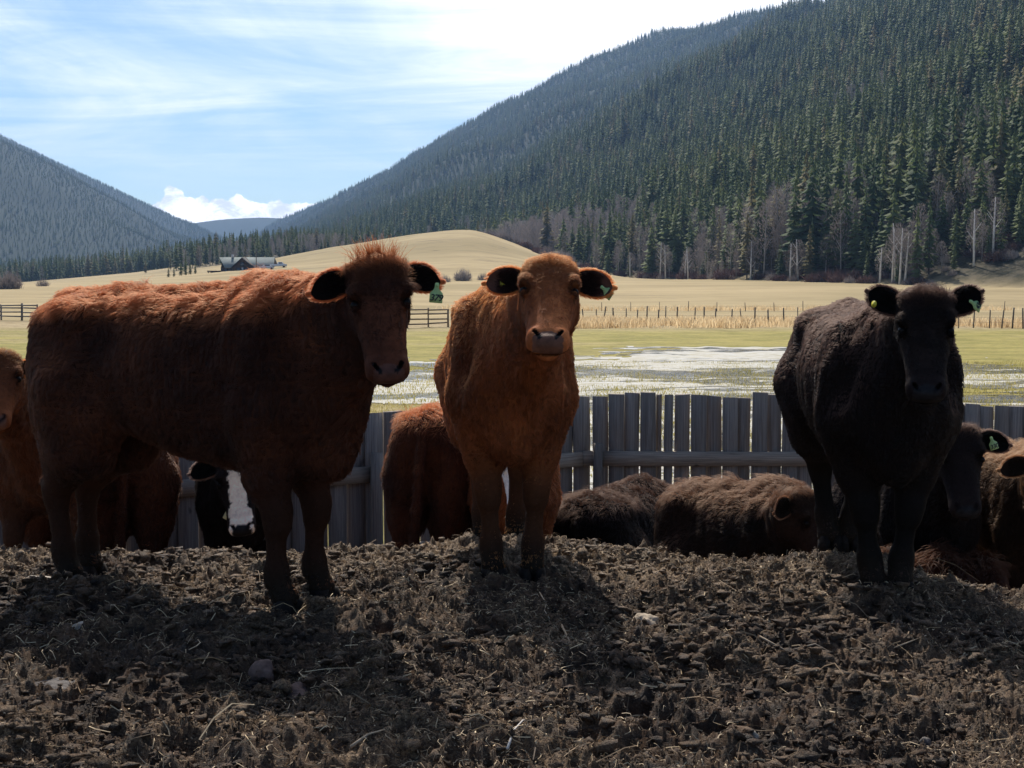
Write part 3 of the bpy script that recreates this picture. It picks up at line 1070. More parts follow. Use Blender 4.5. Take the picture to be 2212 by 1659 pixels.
def build_cow(c):
    """one animal: Empty > body, fur, ear (> fur), eye, hoof, tag"""
    rng = np.random.default_rng(c['seed'])
    fx, fy = c['front']; hx, hy = c['hind']
    yaw = math.atan2(fy - hy, fx - hx)
    ox, oy = (fx + hx) / 2, (fy + hy) / 2
    oz = c.get('z', gz(ox, oy))
    root = empty(c.get('name', 'cow'), (ox, oy, oz), yaw)
    tag(root, c['label'], c.get('cat', 'cow'), c.get('group'))
    zf = c.get('zf', gz(fx, fy)); zh = c.get('zh', gz(hx, hy))
    pitch = -math.atan2(zf - zh, math.hypot(fx - hx, fy - hy))
    if c.get('lying'): pitch *= .5
    root.location.z = c.get('z', (zf + zh) / 2)
    root.rotation_euler = (0, pitch, yaw)
    bpy.context.view_layer.update()
    Minv = np.array((Matrix.Translation(root.location) @ root.rotation_euler.to_matrix().to_4x4()).inverted())

    def loc(v, point=True):
        return (Minv @ np.array([v[0], v[1], v[2], 1.0 if point else 0.0]))[:3]
    if 'headl' in c:
        hd = dict(c['headl'])
    else:
        hd = dict(c['headw'])
        hd['poll'] = loc(hd['poll']); hd['look'] = loc(hd['look'] + (0,) if len(hd['look']) == 2 else hd['look'], False)
    c = dict(c); c['head'] = hd
    f, at, R, (A, L, N) = make_field(c)
    V, Q = surface_nets(f.F, f.ax)
    s = hd.get('size', 1.0)
    info = (A, L, N, np.array(hd['poll']), s)
    T = to_tris(Q)
    vn = vert_normals(V, T)
    q_ = (V - info[3]) / s
    fa = sstep((q_ @ A), -.16, -.04) * (np.linalg.norm(V - at(.2, 0, 0), axis=1) < .36 * s)
    rel = .008 * fbm(V[:, 0] * 5 + V[:, 2] * 2.0, V[:, 1] * 5, 3, 91, z=V[:, 2] * 3.0) + .0035 * fbm(V[:, 0] * 17, V[:, 1] * 17, 3, 92, z=V[:, 2] * 12)
    # ribs and loose folds on the flank, folds down the neck
    rel = rel + .0035 * np.sin(V[:, 0] * 62 + V[:, 2] * 16 + 3 * vnoise(V[:, 0] * 4, V[:, 2] * 4, seed=93)) * np.exp(-((V[:, 0] + .02) / .30) ** 2) * sstep(np.abs(V[:, 1]), .12, .2)
    fold = np.sin(V[:, 0] * 48 - V[:, 2] * 10 + np.abs(V[:, 1]) * 20 + 2.5 * vnoise(V[:, 0] * 5, V[:, 2] * 4, seed=94))
    rel = rel + .0055 * fold * np.exp(-((V[:, 0] - .52) / .16) ** 2) * sstep(V[:, 2], .55, .75) * sstep(np.abs(V[:, 1]), .03, .10)
    rel = rel * np.where(V[:, 2] < .45, .35, 1.0) * (1 - np.clip(fa * 1.1, 0, 1))
    V = V + vn * rel[:, None]
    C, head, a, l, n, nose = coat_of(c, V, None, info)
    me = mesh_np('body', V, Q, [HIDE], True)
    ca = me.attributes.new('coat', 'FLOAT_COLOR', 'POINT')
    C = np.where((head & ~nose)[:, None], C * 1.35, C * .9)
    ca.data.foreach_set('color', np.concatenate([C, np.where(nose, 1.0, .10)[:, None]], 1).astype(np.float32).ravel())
    obj('body', me, root)
    # fur
    ctr = V[T].mean(1)
    hw = np.where(((ctr - info[3]) @ A > -.05 * s) & (np.linalg.norm(ctr - at(.2, 0, 0), axis=1) < .34 * s), 2.6, 1.0)
    nh = c.get('hairs', 60000)
    if nh:
        Pn, Nn, ti = sample_tris(V, T, nh, rng, hw)
        C, head, a, l, n, nose = coat_of(c, Pn, Nn, info)
        topz = (Pn[:, 2] - c.get('drop', 0)) / c.get('hz', 1.0)
        ln = np.full(nh, c.get('hair', .026))
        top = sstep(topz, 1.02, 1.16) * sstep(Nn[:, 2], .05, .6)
        ln = ln * (1 + c.get('topl', .7) * top)
        if not c.get('lying'):
            ln = ln * (1 - .74 * sstep(Pn[:, 2], .60, .35)) * (1 + 0.8 * sstep(Pn[:, 2], .16, .08))
        backleg = (Nn[:, 0] < -.5) & (Pn[:, 2] < .7)
        ln = ln * np.where(backleg, 1.5, 1.0)
        belly = (Nn[:, 2] < -.5) & (topz > .4) & (topz < .75)
        ln = ln * np.where(belly, 1.7, 1.0)
        ln = np.where(head, np.clip(.016 - .030 * (a - .06), .006, .016) + c.get('polllen', .008) * sstep(a, .10, .0) + .006 * sstep(n, -.05, -.10), ln)
        ln = ln * (0.7 + 0.6 * rng.random(nh))
        # loose tufts on the topline
        tuft = vnoise(Pn[:, 0] * 11, Pn[:, 1] * 11, Pn[:, 2] * 6, seed=21)
        ln = ln * (1 + c.get('tuft', .8) * top * sstep(tuft, .1, .7))
        keep = ~(nose) & (Pn[:, 2] > .03) & ~(head & (np.hypot(a - .154, np.abs(l) - .100) < .022) & (n > 0))
        # comb
        down = np.array([-.55, 0, -.85])
        t = np.tile(down, (nh, 1))
        tl = np.where(Pn[:, 2:3] < .5, np.array([[0, 0, -1.0]]), t) if not c.get('lying') else t
        hb_ = sstep(a, .22, .15)[:, None]
        hdir = A[None, :] * (.8 * (1 - hb_) - .15 * hb_) + L[None, :] * (l * 7)[:, None]
        hp_ = sstep(a, .10, .02)[:, None]
        hdir = hdir * (1 - hp_) + (-A[None, :] * .5 + L[None, :] * (l * 6)[:, None]) * hp_
        tl = np.where(head[:, None], hdir, tl)
        q1 = noise3(Pn, 13, 40); q2 = noise3(Pn, 34, 44); q3 = noise3(Pn, 5, 48)
        cl = c.get('clump', 1.0)
        fl = np.where(head, .35, 1.0)[:, None]
        dirn = tl + (q1 * .95 + q3 * .5 + q2 * .55) * cl * fl + rng.normal(0, .16, (nh, 3))
        dirn = dirn - Nn * (dirn * Nn).sum(1)[:, None]
        dirn /= np.linalg.norm(dirn, axis=1)[:, None] + 1e-9
        lift = (.42 + .30 * top + .25 * q2[:, 0] + np.where(head, .25 * sstep(a, .1, .0), 0))[:, None]
        lift = np.clip(lift, .12, 1.4)
        # strands of one clump lean together
        up2 = Nn * lift
        e1 = unit_rows(dirn * .55 + up2 * 1.5)
        e2 = unit_rows(dirn * 1.0 + up2 * .6 + q2 * .3)
        e3 = unit_rows(dirn * 1.1 + up2 * .1 + q2 * .5 + np.array([0, 0, -.15]))
        Lh = ln[:, None]
        p0 = Pn - Nn * .003
        # locks: neighbouring hairs draw together towards the tip
        cs_ = c.get('lock', .024)
        jit = Pn + noise3(Pn, 19, 70) * cs_ * .5
        ci = np.floor(jit / cs_)
        cc_ = (ci + .5 + .35 * np.stack([_hash(ci[:, 0], ci[:, 1], ci[:, 2], 71 + k_) for k_ in range(3)], -1)) * cs_
        pull = cc_ - Pn; pull = pull - Nn * (pull * Nn).sum(1)[:, None]
        ch = _hash(ci[:, 0], ci[:, 1], ci[:, 2], 77)
        kf = np.where(head, .25, .75)[:, None]
        Lh = Lh * (1 + .28 * ch)[:, None]
        p1 = p0 + e1 * Lh * .34 + pull * .18 * kf; p2 = p1 + e2 * Lh * .34 + pull * .34 * kf; p3 = p2 + e3 * Lh * .36 + pull * .30 * kf
        S = np.stack([p0, p1, p2, p3], 1)[keep]
        Cc = C[keep] * (0.75 + 0.5 * rng.random((keep.sum(), 1))) * (1 + .38 * np.where(head, .3, 1.0) * ch)[keep][:, None]
        lit_top = c.get('lit_topcol')
        if lit_top is not None:
            tt = (np.maximum(top, sstep(Nn[:, 2], c.get('side', .30), c.get('side', .30) + .55) * .65) * .85 * np.where(head, .75 * sstep(a, .10, .0), 1.0))[keep][:, None]  # sunlight painted into the colour of fur that faces up
            Cc = Cc * (1 - tt) + np.array(lit_top) * tt * (0.8 + 0.4 * rng.random((keep.sum(), 1)))
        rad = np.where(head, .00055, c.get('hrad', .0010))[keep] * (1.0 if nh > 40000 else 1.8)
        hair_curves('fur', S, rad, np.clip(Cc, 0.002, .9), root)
        if c.get('pollhair', 0.04) > .05:       # a shock of long hair standing on the poll
            m = 620
            k = rng.normal(0, 1, (m, 2)) * np.array([.034, .016])
            rt = info[3] + (L[None, :] * k[:, :1] + A[None, :] * (k[:, 1:] - .012) + N[None, :] * .045) * s
            spl = unit_rows(-A * 1.0 + N * .35 + L[None, :] * (k[:, :1] * 7) + rng.normal(0, .10, (m, 3)) + noise3(rt, 45, 90) * .8)
            lh = (c['pollhair'] * (0.6 + .9 * rng.random(m)))[:, None]
            s1 = rt + spl * lh * .5; s2 = rt + spl * lh + rng.normal(0, .006, (m, 3))
            hair_curves('forelock', np.stack([rt, s1, s2], 1), np.full(m, .0009), np.tile(np.array(c.get('lit_topcol') or c['col']) * .6, (m, 1)), root)
    # eyes
    for sg in (-1, 1):
        e = uv_ball(at(.154, sg * .0945, .036), .0165 * s, 12, 10)
        obj('eye', mesh_np('eye', e[0], e[1], [EYE], True), root)
    # ears
    ears = {}
    for sg in (-1, 1):
        es = c.get('ear', {}).get(sg, {})
        if es.get('skip'): continue
        base = at(.035, sg * .085, .000)
        upv = -A * es.get('up', .05) + N * es.get('fwd', .0)
        ph_ = math.radians(hd.get('tilt', 65))
        Nh = unit((N * math.sin(ph_) + A * math.cos(ph_)) + .35 * N)
        Ve, Fe, g = ear_mesh(.165 * s * es.get('len', 1), .104 * s, sg, L, A, Nh, base, upv, es.get('droop', .03))
        eme = mesh_np('ear', Ve, Fe, [HIDE], True)
        nu, nv, oo, D, Nf, W = g
        inner = np.array(c.get('earcol', (.018, .010, .008)))
        outer = np.array(c['col'])
        cc = np.zeros((len(Ve), 3)); cc[:oo] = inner; cc[oo:] = outer
        if c.get('eartip') is not None:
            for i in range(nu):
                f_ = sstep(np.array(i / (nu - 1)), .45, .7)
                cc[i * nv:(i + 1) * nv] = inner * (1 - f_) + np.array(c['eartip']) * f_
        at2 = eme.attributes.new('coat', 'FLOAT_COLOR', 'POINT')
        at2.data.foreach_set('color', np.concatenate([cc, np.full((len(cc), 1), .1)], 1).astype(np.float32).ravel())
        eo = obj('ear', eme, root)
        if nh:
            # fringe along the rim and down on the back
            rim = [(0, j) for j in range(0)]
            idx = [i * nv + 0 for i in range(nu)] + [(nu - 1) * nv + j for j in range(nv)] + [i * nv + nv - 1 for i in range(nu - 1, -1, -1)]
            rp = Ve[idx]
            m = int(2600 * c.get('earhair', 1))
            u = rng.random(m) * (len(rp) - 1.001); k = u.astype(int); fr = (u - k)[:, None]
            r0 = rp[k] * (1 - fr) + rp[k + 1] * fr
            cen = base + D * (.08 * s)
            outw = unit_rows(r0 - cen)
            dd = unit_rows(outw * .9 + D * .7 + rng.normal(0, .25, (m, 3)) - Nf * .15)
            lh = (.017 * (0.6 + .8 * rng.random(m)))[:, None]
            r0 = r0 - outw * .003 - Nf * .004
            Sf = np.stack([r0, r0 + dd * lh * .5, r0 + unit_rows(dd + D * .5) * lh], 1)
            hair_curves('ear_fringe', Sf, np.full(m, .0007), np.tile(np.array(c.get('lit_topcol') or c['col']), (m, 1)), eo)  # sunlit rim tone painted into the fringe
            # inside hair
            m = 900
            iu = rng.integers(1, nu - 5, m); jv = rng.integers(1, nv - 1, m)
            r0 = Ve[iu * nv + jv] + rng.normal(0, .004, (m, 3))
            dd = unit_rows(D * 1.0 + Nf * .5 + rng.normal(0, .3, (m, 3)))
            lh = (.02 * (0.5 + rng.random(m)))[:, None]
            hair_curves('ear_down', np.stack([r0, r0 + dd * lh], 1), np.full(m, .0007), np.tile(inner * 1.6, (m, 1)), eo)
        ears[sg] = (Ve, g, base, D, Nf, W, s)
    # hooves
    if not c.get('lying'):
        hz = c.get('hz', 1.0); lx = c.get('lx', 1.0); wy = c.get('wy', 1.0); rz_ = c.get('thick', 1.0) * .92
        for key, x, y in (('fl', .405, .13), ('fr', .405, -.13), ('hl', -.58, .125), ('hr', -.58, -.125)):
            dx, dy = c.get('feet', {}).get(key, (0, 0))
            mb = MB()
            for q in (-1, 1):
                ring = [(.052, .0), (.040, .022), (.0, .030), (-.040, .024), (-.05, 0), (-.04, -.020), (0, -.026), (.038, -.020)]
                vs = []
                for zz, k_ in ((-.035, 1.10), (.008, 1.0), (.042, .78)):
                    vs += [((x + .1) * lx + dx + .012 + px_ * k_ * rz_, (y - math.copysign(c.get('narrow', 0), y)) * wy + dy + q * .029 + py_ * k_, zz) for px_, py_ in ring]
                fs = [(r * 8 + k2, r * 8 + (k2 + 1) % 8, (r + 1) * 8 + (k2 + 1) % 8, (r + 1) * 8 + k2) for r in range(2) for k2 in range(8)]
                fs += [tuple(range(16, 24)), tuple(range(7, -1, -1))]
                mb.add(vs, fs)
            mb.build('hoof', HOOF, root, True)
    c['root'] = root; c['at'] = at; c['ears'] = ears; c['frame'] = (A, L, N)
    return c


def vert_normals(V, T):
    n = np.cross(V[T[:, 1]] - V[T[:, 0]], V[T[:, 2]] - V[T[:, 0]])
    o = np.zeros_like(V)
    for k in range(3):
        np.add.at(o, T[:, k], n)
    return unit_rows(o)


def unit_rows(v):
    return v / (np.linalg.norm(v, axis=1)[:, None] + 1e-9)


def uv_ball(c, r, nu=12, nv=8):
    V = []
    r = np.ones(3) * r
    for i in range(nv + 1):
        a = math.pi * i / nv
        for j in range(nu):
            b = 2 * math.pi * j / nu
            V.append((c[0] + r[0] * math.sin(a) * math.cos(b), c[1] + r[1] * math.sin(a) * math.sin(b), c[2] + r[2] * math.cos(a)))
    F = [(i * nu + j, (i + 1) * nu + j, (i + 1) * nu + (j + 1) % nu, i * nu + (j + 1) % nu) for i in range(nv) for j in range(nu)]
    return np.array(V), np.array(F)


TAGM = {}


def tag_mat(kind):
    if kind not in TAGM:
        colr = {'green': (.42, .60, .24), 'yellow': (.62, .56, .05), 'cream': (.72, .64, .34), 'ink': (.012, .012, .014)}[kind]
        TAGM[kind] = simple_mat('ear_tag_' + kind, colr, tuple(k * .82 for k in colr), 40, .45, spec=.4)
    return TAGM[kind]


def ear_tag(c, pos, face, size=.066, kind='green', text=None, roll=0.0, tilt=0.0, label=None):
    """flag shaped plastic tag: pos is the button (world), face the direction it faces (world)"""
    root = c['root']
    M = (Matrix.Translation(root.location) @ root.rotation_euler.to_matrix().to_4x4())
    fdir = Vector(face).normalized()
    X = Vector((0, 0, 1)).cross(fdir).normalized(); Z = fdir.cross(X)
    if roll:
        q = Matrix.Rotation(roll, 3, fdir); X = q @ X; Z = q @ Z
    W = Matrix((X, Z, fdir)).transposed().to_4x4()
    W.translation = Vector(pos)
    h = size; w = size * .66
    out = [(-.16 * w, .12 * h), (-.10 * w, .17 * h), (.10 * w, .17 * h), (.16 * w, .12 * h), (.17 * w, -.10 * h), (.28 * w, -.22 * h), (.47 * w, -.33 * h), (.50 * w, -.40 * h),
           (.50 * w, -.80 * h), (.46 * w, -.84 * h), (-.46 * w, -.84 * h), (-.50 * w, -.80 * h), (-.50 * w, -.40 * h), (-.47 * w, -.33 * h), (-.28 * w, -.22 * h), (-.17 * w, -.10 * h)]
    n = len(out); th = .0009
    bend = lambda y: -.06 * abs(y) * abs(y) / h
    V = [(x, y, th + bend(y)) for x, y in out] + [(x, y, -th + bend(y)) for x, y in out]
    F = [tuple(range(n))[::-1], tuple(range(n, 2 * n))] + [(i, (i + 1) % n, n + (i + 1) % n, n + i) for i in range(n)]
    m = MB(); m.add(V, F)
    m.tube([(0, .03 * h, -.003), (0, .03 * h, .0045)], .0055, 10)
    o = m.build('ear_tag', tag_mat(kind), root)
    o.matrix_local = M.inverted() @ W
    if label: o['label'] = label
    if text:
        cu = bpy.data.curves.new('tag_number', 'FONT'); cu.body = text
        cu.align_x = 'CENTER'; cu.align_y = 'CENTER'; cu.size = h * .46; cu.shear = .22; cu.offset = .0006; cu.extrude = .0
        cu.space_character = .92
        tmp = bpy.data.objects.new('tmp_text', cu); COL.objects.link(tmp)
        bpy.context.view_layer.update()
        dg = bpy.context.evaluated_depsgraph_get()
        me = bpy.data.meshes.new_from_object(tmp.evaluated_get(dg))
        bpy.data.objects.remove(tmp)
        me.materials.clear(); me.materials.append(tag_mat('ink'))
        q = obj('tag_number', me, o); q.location = (0, -.60 * h, .0026)
    return o


def button_tag(c, pos, face, r=.012, kind='yellow', three=False):
    root = c['root']
    M = (Matrix.Translation(root.location) @ root.rotation_euler.to_matrix().to_4x4())
    fdir = Vector(face).normalized(); X = Vector((0, 0, 1)).cross(fdir).normalized(); Z = fdir.cross(X)
    W = Matrix((X, Z, fdir)).transposed().to_4x4(); W.translation = Vector(pos)
    m = MB()
    if three:
        pts = []
        for k in range(12):
            a = 2 * math.pi * k / 12; rr = r * (1.35 if k % 4 == 0 else .62)
            pts.append((math.cos(a) * rr, math.sin(a) * rr))
        V = [(x, y, .001) for x, y in pts] + [(x, y, -.001) for x, y in pts]
        m.add(V, [tuple(range(12)), tuple(range(23, 11, -1))] + [(i, i + 12, (i + 1) % 12 + 12, (i + 1) % 12) for i in range(12)])
    else:
        m.tube([(0, 0, -.002), (0, 0, .002)], r, 14)
    m.tube([(0, 0, 0), (0, 0, .005)], r * .4, 8)
    o = m.build('button_tag', tag_mat(kind), root)
    o.matrix_local = M.inverted() @ W
    return o
# ------------------------------------------------------------------ board fence behind the herd
def weathered(name, a, b):
    m, t, out = new_mat(name)
    bs = t.n('ShaderNodeBsdfPrincipled')
    co = t.n('ShaderNodeTexCoord').outputs['Object']
    rnd = t.n('ShaderNodeObjectInfo').outputs['Random']
    off = t.n('ShaderNodeCombineXYZ'); t.l(t.math('MULTIPLY', rnd, 37.0), off.inputs[0]); t.l(t.math('MULTIPLY', rnd, 11.0), off.inputs[2])
    v = t.vmath('ADD', co, off.outputs[0])
    g = t.noise(t.scaled(v, (85, 85, 2.6)), 1.0, 7, 0.72, 0.8)
    n2 = t.noise(t.scaled(v, (5, 5, 2.2)), 1.0, 4, 0.6)
    kn = t.ramp(t.noise(t.scaled(v, (9, 9, 4.5)), 1.0, 2, 0.5), 0.70, 0.76)
    c = t.mix(t.ramp(g, 0.30, 0.70), a, b)
    c = t.mix(t.math('MULTIPLY', t.ramp(n2, 0.5, 0.72), 0.45), c, (0.22, 0.16, 0.12))
    c = t.mix(t.math('MULTIPLY', kn, 0.7), c, (0.03, 0.022, 0.018))
    br = t.n('ShaderNodeVectorMath', operation='SCALE'); t.l(c, br.inputs[0]); t.l(t.math('ADD', 0.88, t.math('MULTIPLY', rnd, 0.3)), br.inputs['Scale'])
    t.l(br.outputs[0], bs.inputs['Base Color'])
    bs.inputs['Roughness'].default_value = 0.85
    bs.inputs['Specular IOR Level'].default_value = 0.25
    bn = t.n('ShaderNodeBump'); bn.inputs['Strength'].default_value = 0.7; bn.inputs['Distance'].default_value = 0.004
    t.l(g, bn.inputs['Height']); t.l(bn.outputs[0], bs.inputs['Normal'])
    t.l(bs.outputs[0], out.inputs[0])
    return m


def fence_y(x):
    return 12.2 + min(0.0, x - 0.6) * 0.59


def fence_x_at(px, off=0.0):
    t = (px - 1106) / FPX
    Y = 12.2
    for _ in range(30):
        Y = fence_y(t * Y) + off
    return t * Y


def plank_mesh(name, w, h, d, mat, rng, nseg=4, notch=True):
    """a rough sawn board, x wide, y thick, z long from 0; slightly bowed and with a worn top"""
    zs = np.linspace(0, h, nseg + 1)
    V = []; bow = rng.uniform(-.006, .006); tw = rng.uniform(-.006, .006)
    for k, z in enumerate(zs):
        o = bow * math.sin(math.pi * z / h)
        e = rng.uniform(-.0025, .0025)
        for sx, sy in ((-1, -1), (1, -1), (1, 1), (-1, 1)):
            zt = z
            if k == nseg:
                zt = z + sx * rng.uniform(-.006, .006)
            V.append((sx * (w / 2 + e) + o, sy * d / 2 + tw * z * sx, zt))
    F = []
    for k in range(nseg):
        for q in range(4):
            a = k * 4 + q; b = k * 4 + (q + 1) % 4
            F.append((a, b, b + 4, a + 4))
    F.append((3, 2, 1, 0)); F.append(tuple(nseg * 4 + q for q in range(4)))
    return mesh_np(name, V, F, [mat])


def build_fence():
    rng = np.random.default_rng(11)
    mb_ = weathered('weathered_board', (.13, .108, .093), (.31, .262, .225))
    mr_ = weathered('weathered_rail', (.20, .155, .115), (.42, .335, .26))
    mp_ = weathered('weathered_post', (.12, .10, .085), (.27, .225, .185))
    root = empty('board_fence', (0.6, 12.2, gz(.6, 12.2)))
    tag(root, 'weathered grey board fence with uneven tops and a middle rail behind the herd', 'fence')
    ang = math.atan(0.59)
    bases = []
    for k in range(9):
        bases.append(plank_mesh('board', .140, 1.0, .020, mb_, rng))
    spec = []                      # (px0, px1, top pixel)
    cv = lambda x: (1600 + .3617 * x) / 1.367
    cy_ = lambda y: (1100 + .3617 * y) / 1.367
    for a, b, t_ in ((262, 390, 195), (422, 545, 190), (548, 670, 178), (675, 798, 170), (808, 928, 165), (945, 985, 185), (1003, 1070, 185), (1090, 1208, 183), (1228, 1347, 183),
                     (1350, 1475, 195), (1480, 1600, 197), (1605, 1708, 210), (1730, 1853, 165), (1857, 1962, 185), (1976, 2098, 188)):
        spec.append((cv(a), cv(b), cy_(t_)))
    p = spec[-1][1] + 1.0
    while p < 2420:
        w = rng.uniform(29, 35)
        top = 857 + rng.uniform(-5, 5) if p < 2030 else (873 + rng.uniform(-3, 6))
        spec.append((p, p + w, top)); p += w + rng.choice([.8, .8, 1.5, 4, .6])
    p = spec[0][0] - 3.5
    left = []
    while p > -330:
        sc = 12.2 / (fence_y(fence_x_at(p)))
        w = rng.uniform(31, 36) * sc
        zt = (0.215 if p > 1150 else 0.185) + rng.uniform(-.012, .012)
        Y = fence_y(fence_x_at(p - w / 2))
        top = 610 + (CAMZ - zt) / Y * FPX
        left.append((p - w, p, top)); p -= w + rng.choice([.9, 1.2, 2.6, 3.4, 1.0])
    n = 0
    for a, b, t_ in left[::-1] + spec:
        xa, xb = fence_x_at(a), fence_x_at(b)
        x = (xa + xb) / 2; y = fence_y(x)
        w = (xb - xa) * (1 / math.cos(ang) if x < .6 else 1)
        zt = ray_point(a, t_, y).z
        zb = gz(x, y) - .05
        w += .005
        o = obj('board', bases[n % 9], root); n += 1
        o.location = Vector((x, y + (.0125 if n % 2 else -.0125), zb)) - root.location
        o.scale = (w / .140, 1.0, zt - zb)
        o.rotation_euler = (rng.uniform(-.006, .006), rng.uniform(-.004, .004), ang if x < .6 else 0)
    # rails: one middle run and one low run, each in lengths between posts
    posts = [fence_x_at(-140, -.1), fence_x_at(305, -.1), fence_x_at(808, -.1), fence_x_at(1289, -.1), 3.05, 5.4]
    def rail(x0, x1, z, h, thick, dy):
        a = Vector((x0, fence_y(x0) + dy, z)); b = Vector((x1, fence_y(x1) + dy, z))
        Lg = (b - a).length
        me = plank_mesh('rail', h, Lg, thick, mr_, rng, 5)
        o = obj('rail', me, root)
        o.rotation_euler = (0, math.pi / 2, math.atan2((b - a).y, (b - a).x))
        o.location = a - root.location
    for i in range(len(posts) - 1):
        x0, x1 = posts[i], posts[i + 1]
        for z, h in ((-.300, .124), (-.93, .12)):
            dz = rng.uniform(-.012, .012)
            if x0 < .59 < x1:
                rail(x0 + .01, .59, z + dz, h, .046, -.036); rail(.60, x1 - .01, z + dz, h, .046, -.036)
            else:
                rail(x0 + .01, x1 - .01, z + dz, h, .046, -.036)
    for i, x in enumerate(posts):
        y = fence_y(x) - .105
        m = MB()
        r = .042 if i != 2 else .052
        top = -.16 if i != 2 else -.125
        zb = gz(x, y) - .1
        pts = [(x + .004 * k, y, zb + (top - zb) * k / 4) for k in range(5)]
        m.tube([Vector(q) - root.location for q in pts], [r * 1.05, r, r, r * .97, r * .93], 9)
        m.build('post', mp_, root, False)


build_fence()
# ------------------------------------------------------------------ woods
def tree_mat(name, a, b, c=None, spec=.1, trans=0.0):
    m, t, out = new_mat(name)
    bs = t.n('ShaderNodeBsdfPrincipled')
    rnd = t.n('ShaderNodeObjectInfo').outputs['Random']
    co = t.n('ShaderNodeTexCoord').outputs['Object']
    pos = t.n('ShaderNodeNewGeometry').outputs['Position']
    patch = t.noise(pos, 0.014, 4, 0.65)
    f = t.math('ADD', t.math('MULTIPLY', rnd, 0.65), t.math('MULTIPLY', t.math('SUBTRACT', patch, .40), 2.2), True)
    col = t.mix(f, a, b)
    if c:
        col = t.mix(t.math('MULTIPLY', t.ramp(rnd, .86, .93), 0.8), col, c)
    n = t.noise(co, 1.6, 3, 0.6)
    v = t.n('ShaderNodeVectorMath', operation='SCALE'); t.l(col, v.inputs[0]); t.l(t.math('ADD', .55, t.math('MULTIPLY', n, .9)), v.inputs['Scale'])
    t.l(v.outputs[0], bs.inputs['Base Color'])
    bs.inputs['Roughness'].default_value = .75
    bs.inputs['Specular IOR Level'].default_value = spec
    if trans:
        tr = t.n('ShaderNodeBsdfTranslucent'); t.l(v.outputs[0], tr.inputs['Color'])
        ad = t.n('ShaderNodeMixShader'); ad.inputs[0].default_value = trans
        t.l(bs.outputs[0], ad.inputs[1]); t.l(tr.outputs[0], ad.inputs[2])
        t.l(ad.outputs[0], out.inputs[0])
    else:
        t.l(bs.outputs[0], out.inputs[0])
    return m


NEEDLE = tree_mat('conifer_needles', (.045, .080, .038), (.150, .175, .065), (.16, .13, .065), trans=.35)
BARKC = simple_mat('conifer_bark', (.05, .038, .03), (.09, .072, .06), 3, .9)
TWIG = tree_mat('bare_twigs', (.21, .175, .165), (.34, .295, .27), trans=.2)
BARKA = simple_mat('aspen_bark', (.20, .18, .165), (.32, .30, .27), 2, .8)
SNAGM = simple_mat('bleached_wood', (.42, .40, .37), (.56, .54, .5), 2, .8)
BUSHM = tree_mat('bare_bush_twigs', (.105, .070, .062), (.17, .125, .105), trans=.2)


def conifer_meshes(seed, H=18.0, full=1.0, slim=1.0, levels=17):
    """crown of drooping, ragged boughs; trunk tapering through it"""
    rng = np.random.default_rng(seed)
    V = []; F = []
    z0 = H * rng.uniform(.06, .16)
    for k in range(levels):
        t = k / (levels - 1)
        z = z0 + (H * .985 - z0) * t ** .92
        R = (H * .178 * slim) * (1 - t) ** .78 * (1.0 if t > .12 else .75 + 2 * t) * full + .12
        nb = int(8 - 4 * t + rng.integers(0, 3))
        a0 = rng.uniform(0, 6.28)
        for b in range(nb):
            if rng.random() < .12: continue
            a = a0 + 6.283 * b / nb + rng.uniform(-.3, .3)
            r = R * rng.uniform(.62, 1.22)
            dr = -.20 * r - rng.uniform(0, .3)
            ca, sa = math.cos(a), math.sin(a)
            w = r * rng.uniform(.30, .46)
            zz = z + rng.uniform(-.35, .35)
            h = (H / levels) * rng.uniform(.7, 1.2)
            i = len(V)
            V += [(ca * .06, sa * .06, zz + h * .55), (ca * r * .6 - sa * w, sa * r * .6 + ca * w, zz + dr * .5 - h * .25),
                  (ca * r, sa * r, zz + dr + h * .12), (ca * r * .6 + sa * w, sa * r * .6 - ca * w, zz + dr * .5 - h * .25), (ca * r * .55, sa * r * .55, zz + dr * .4 + h * .25)]
            F += [(i, i + 1, i + 4), (i + 1, i + 2, i + 4), (i + 2, i + 3, i + 4), (i + 3, i, i + 4)]
    i = len(V)
    V += [(0, 0, H), (.16, 0, H * .93), (-.08, .14, H * .93), (-.08, -.14, H * .93)]
    F += [(i, i + 1, i + 2), (i, i + 2, i + 3), (i, i + 3, i + 1)]
    crown = mesh_np('crown', V, np.array(F), [NEEDLE])
    m = MB(); m.tube([(0, 0, -1.5), (0, 0, H * .3), (0, 0, H * .95)], [H * .013, H * .009, .02], 5)
    return crown, m.mesh('trunk', [BARKC])


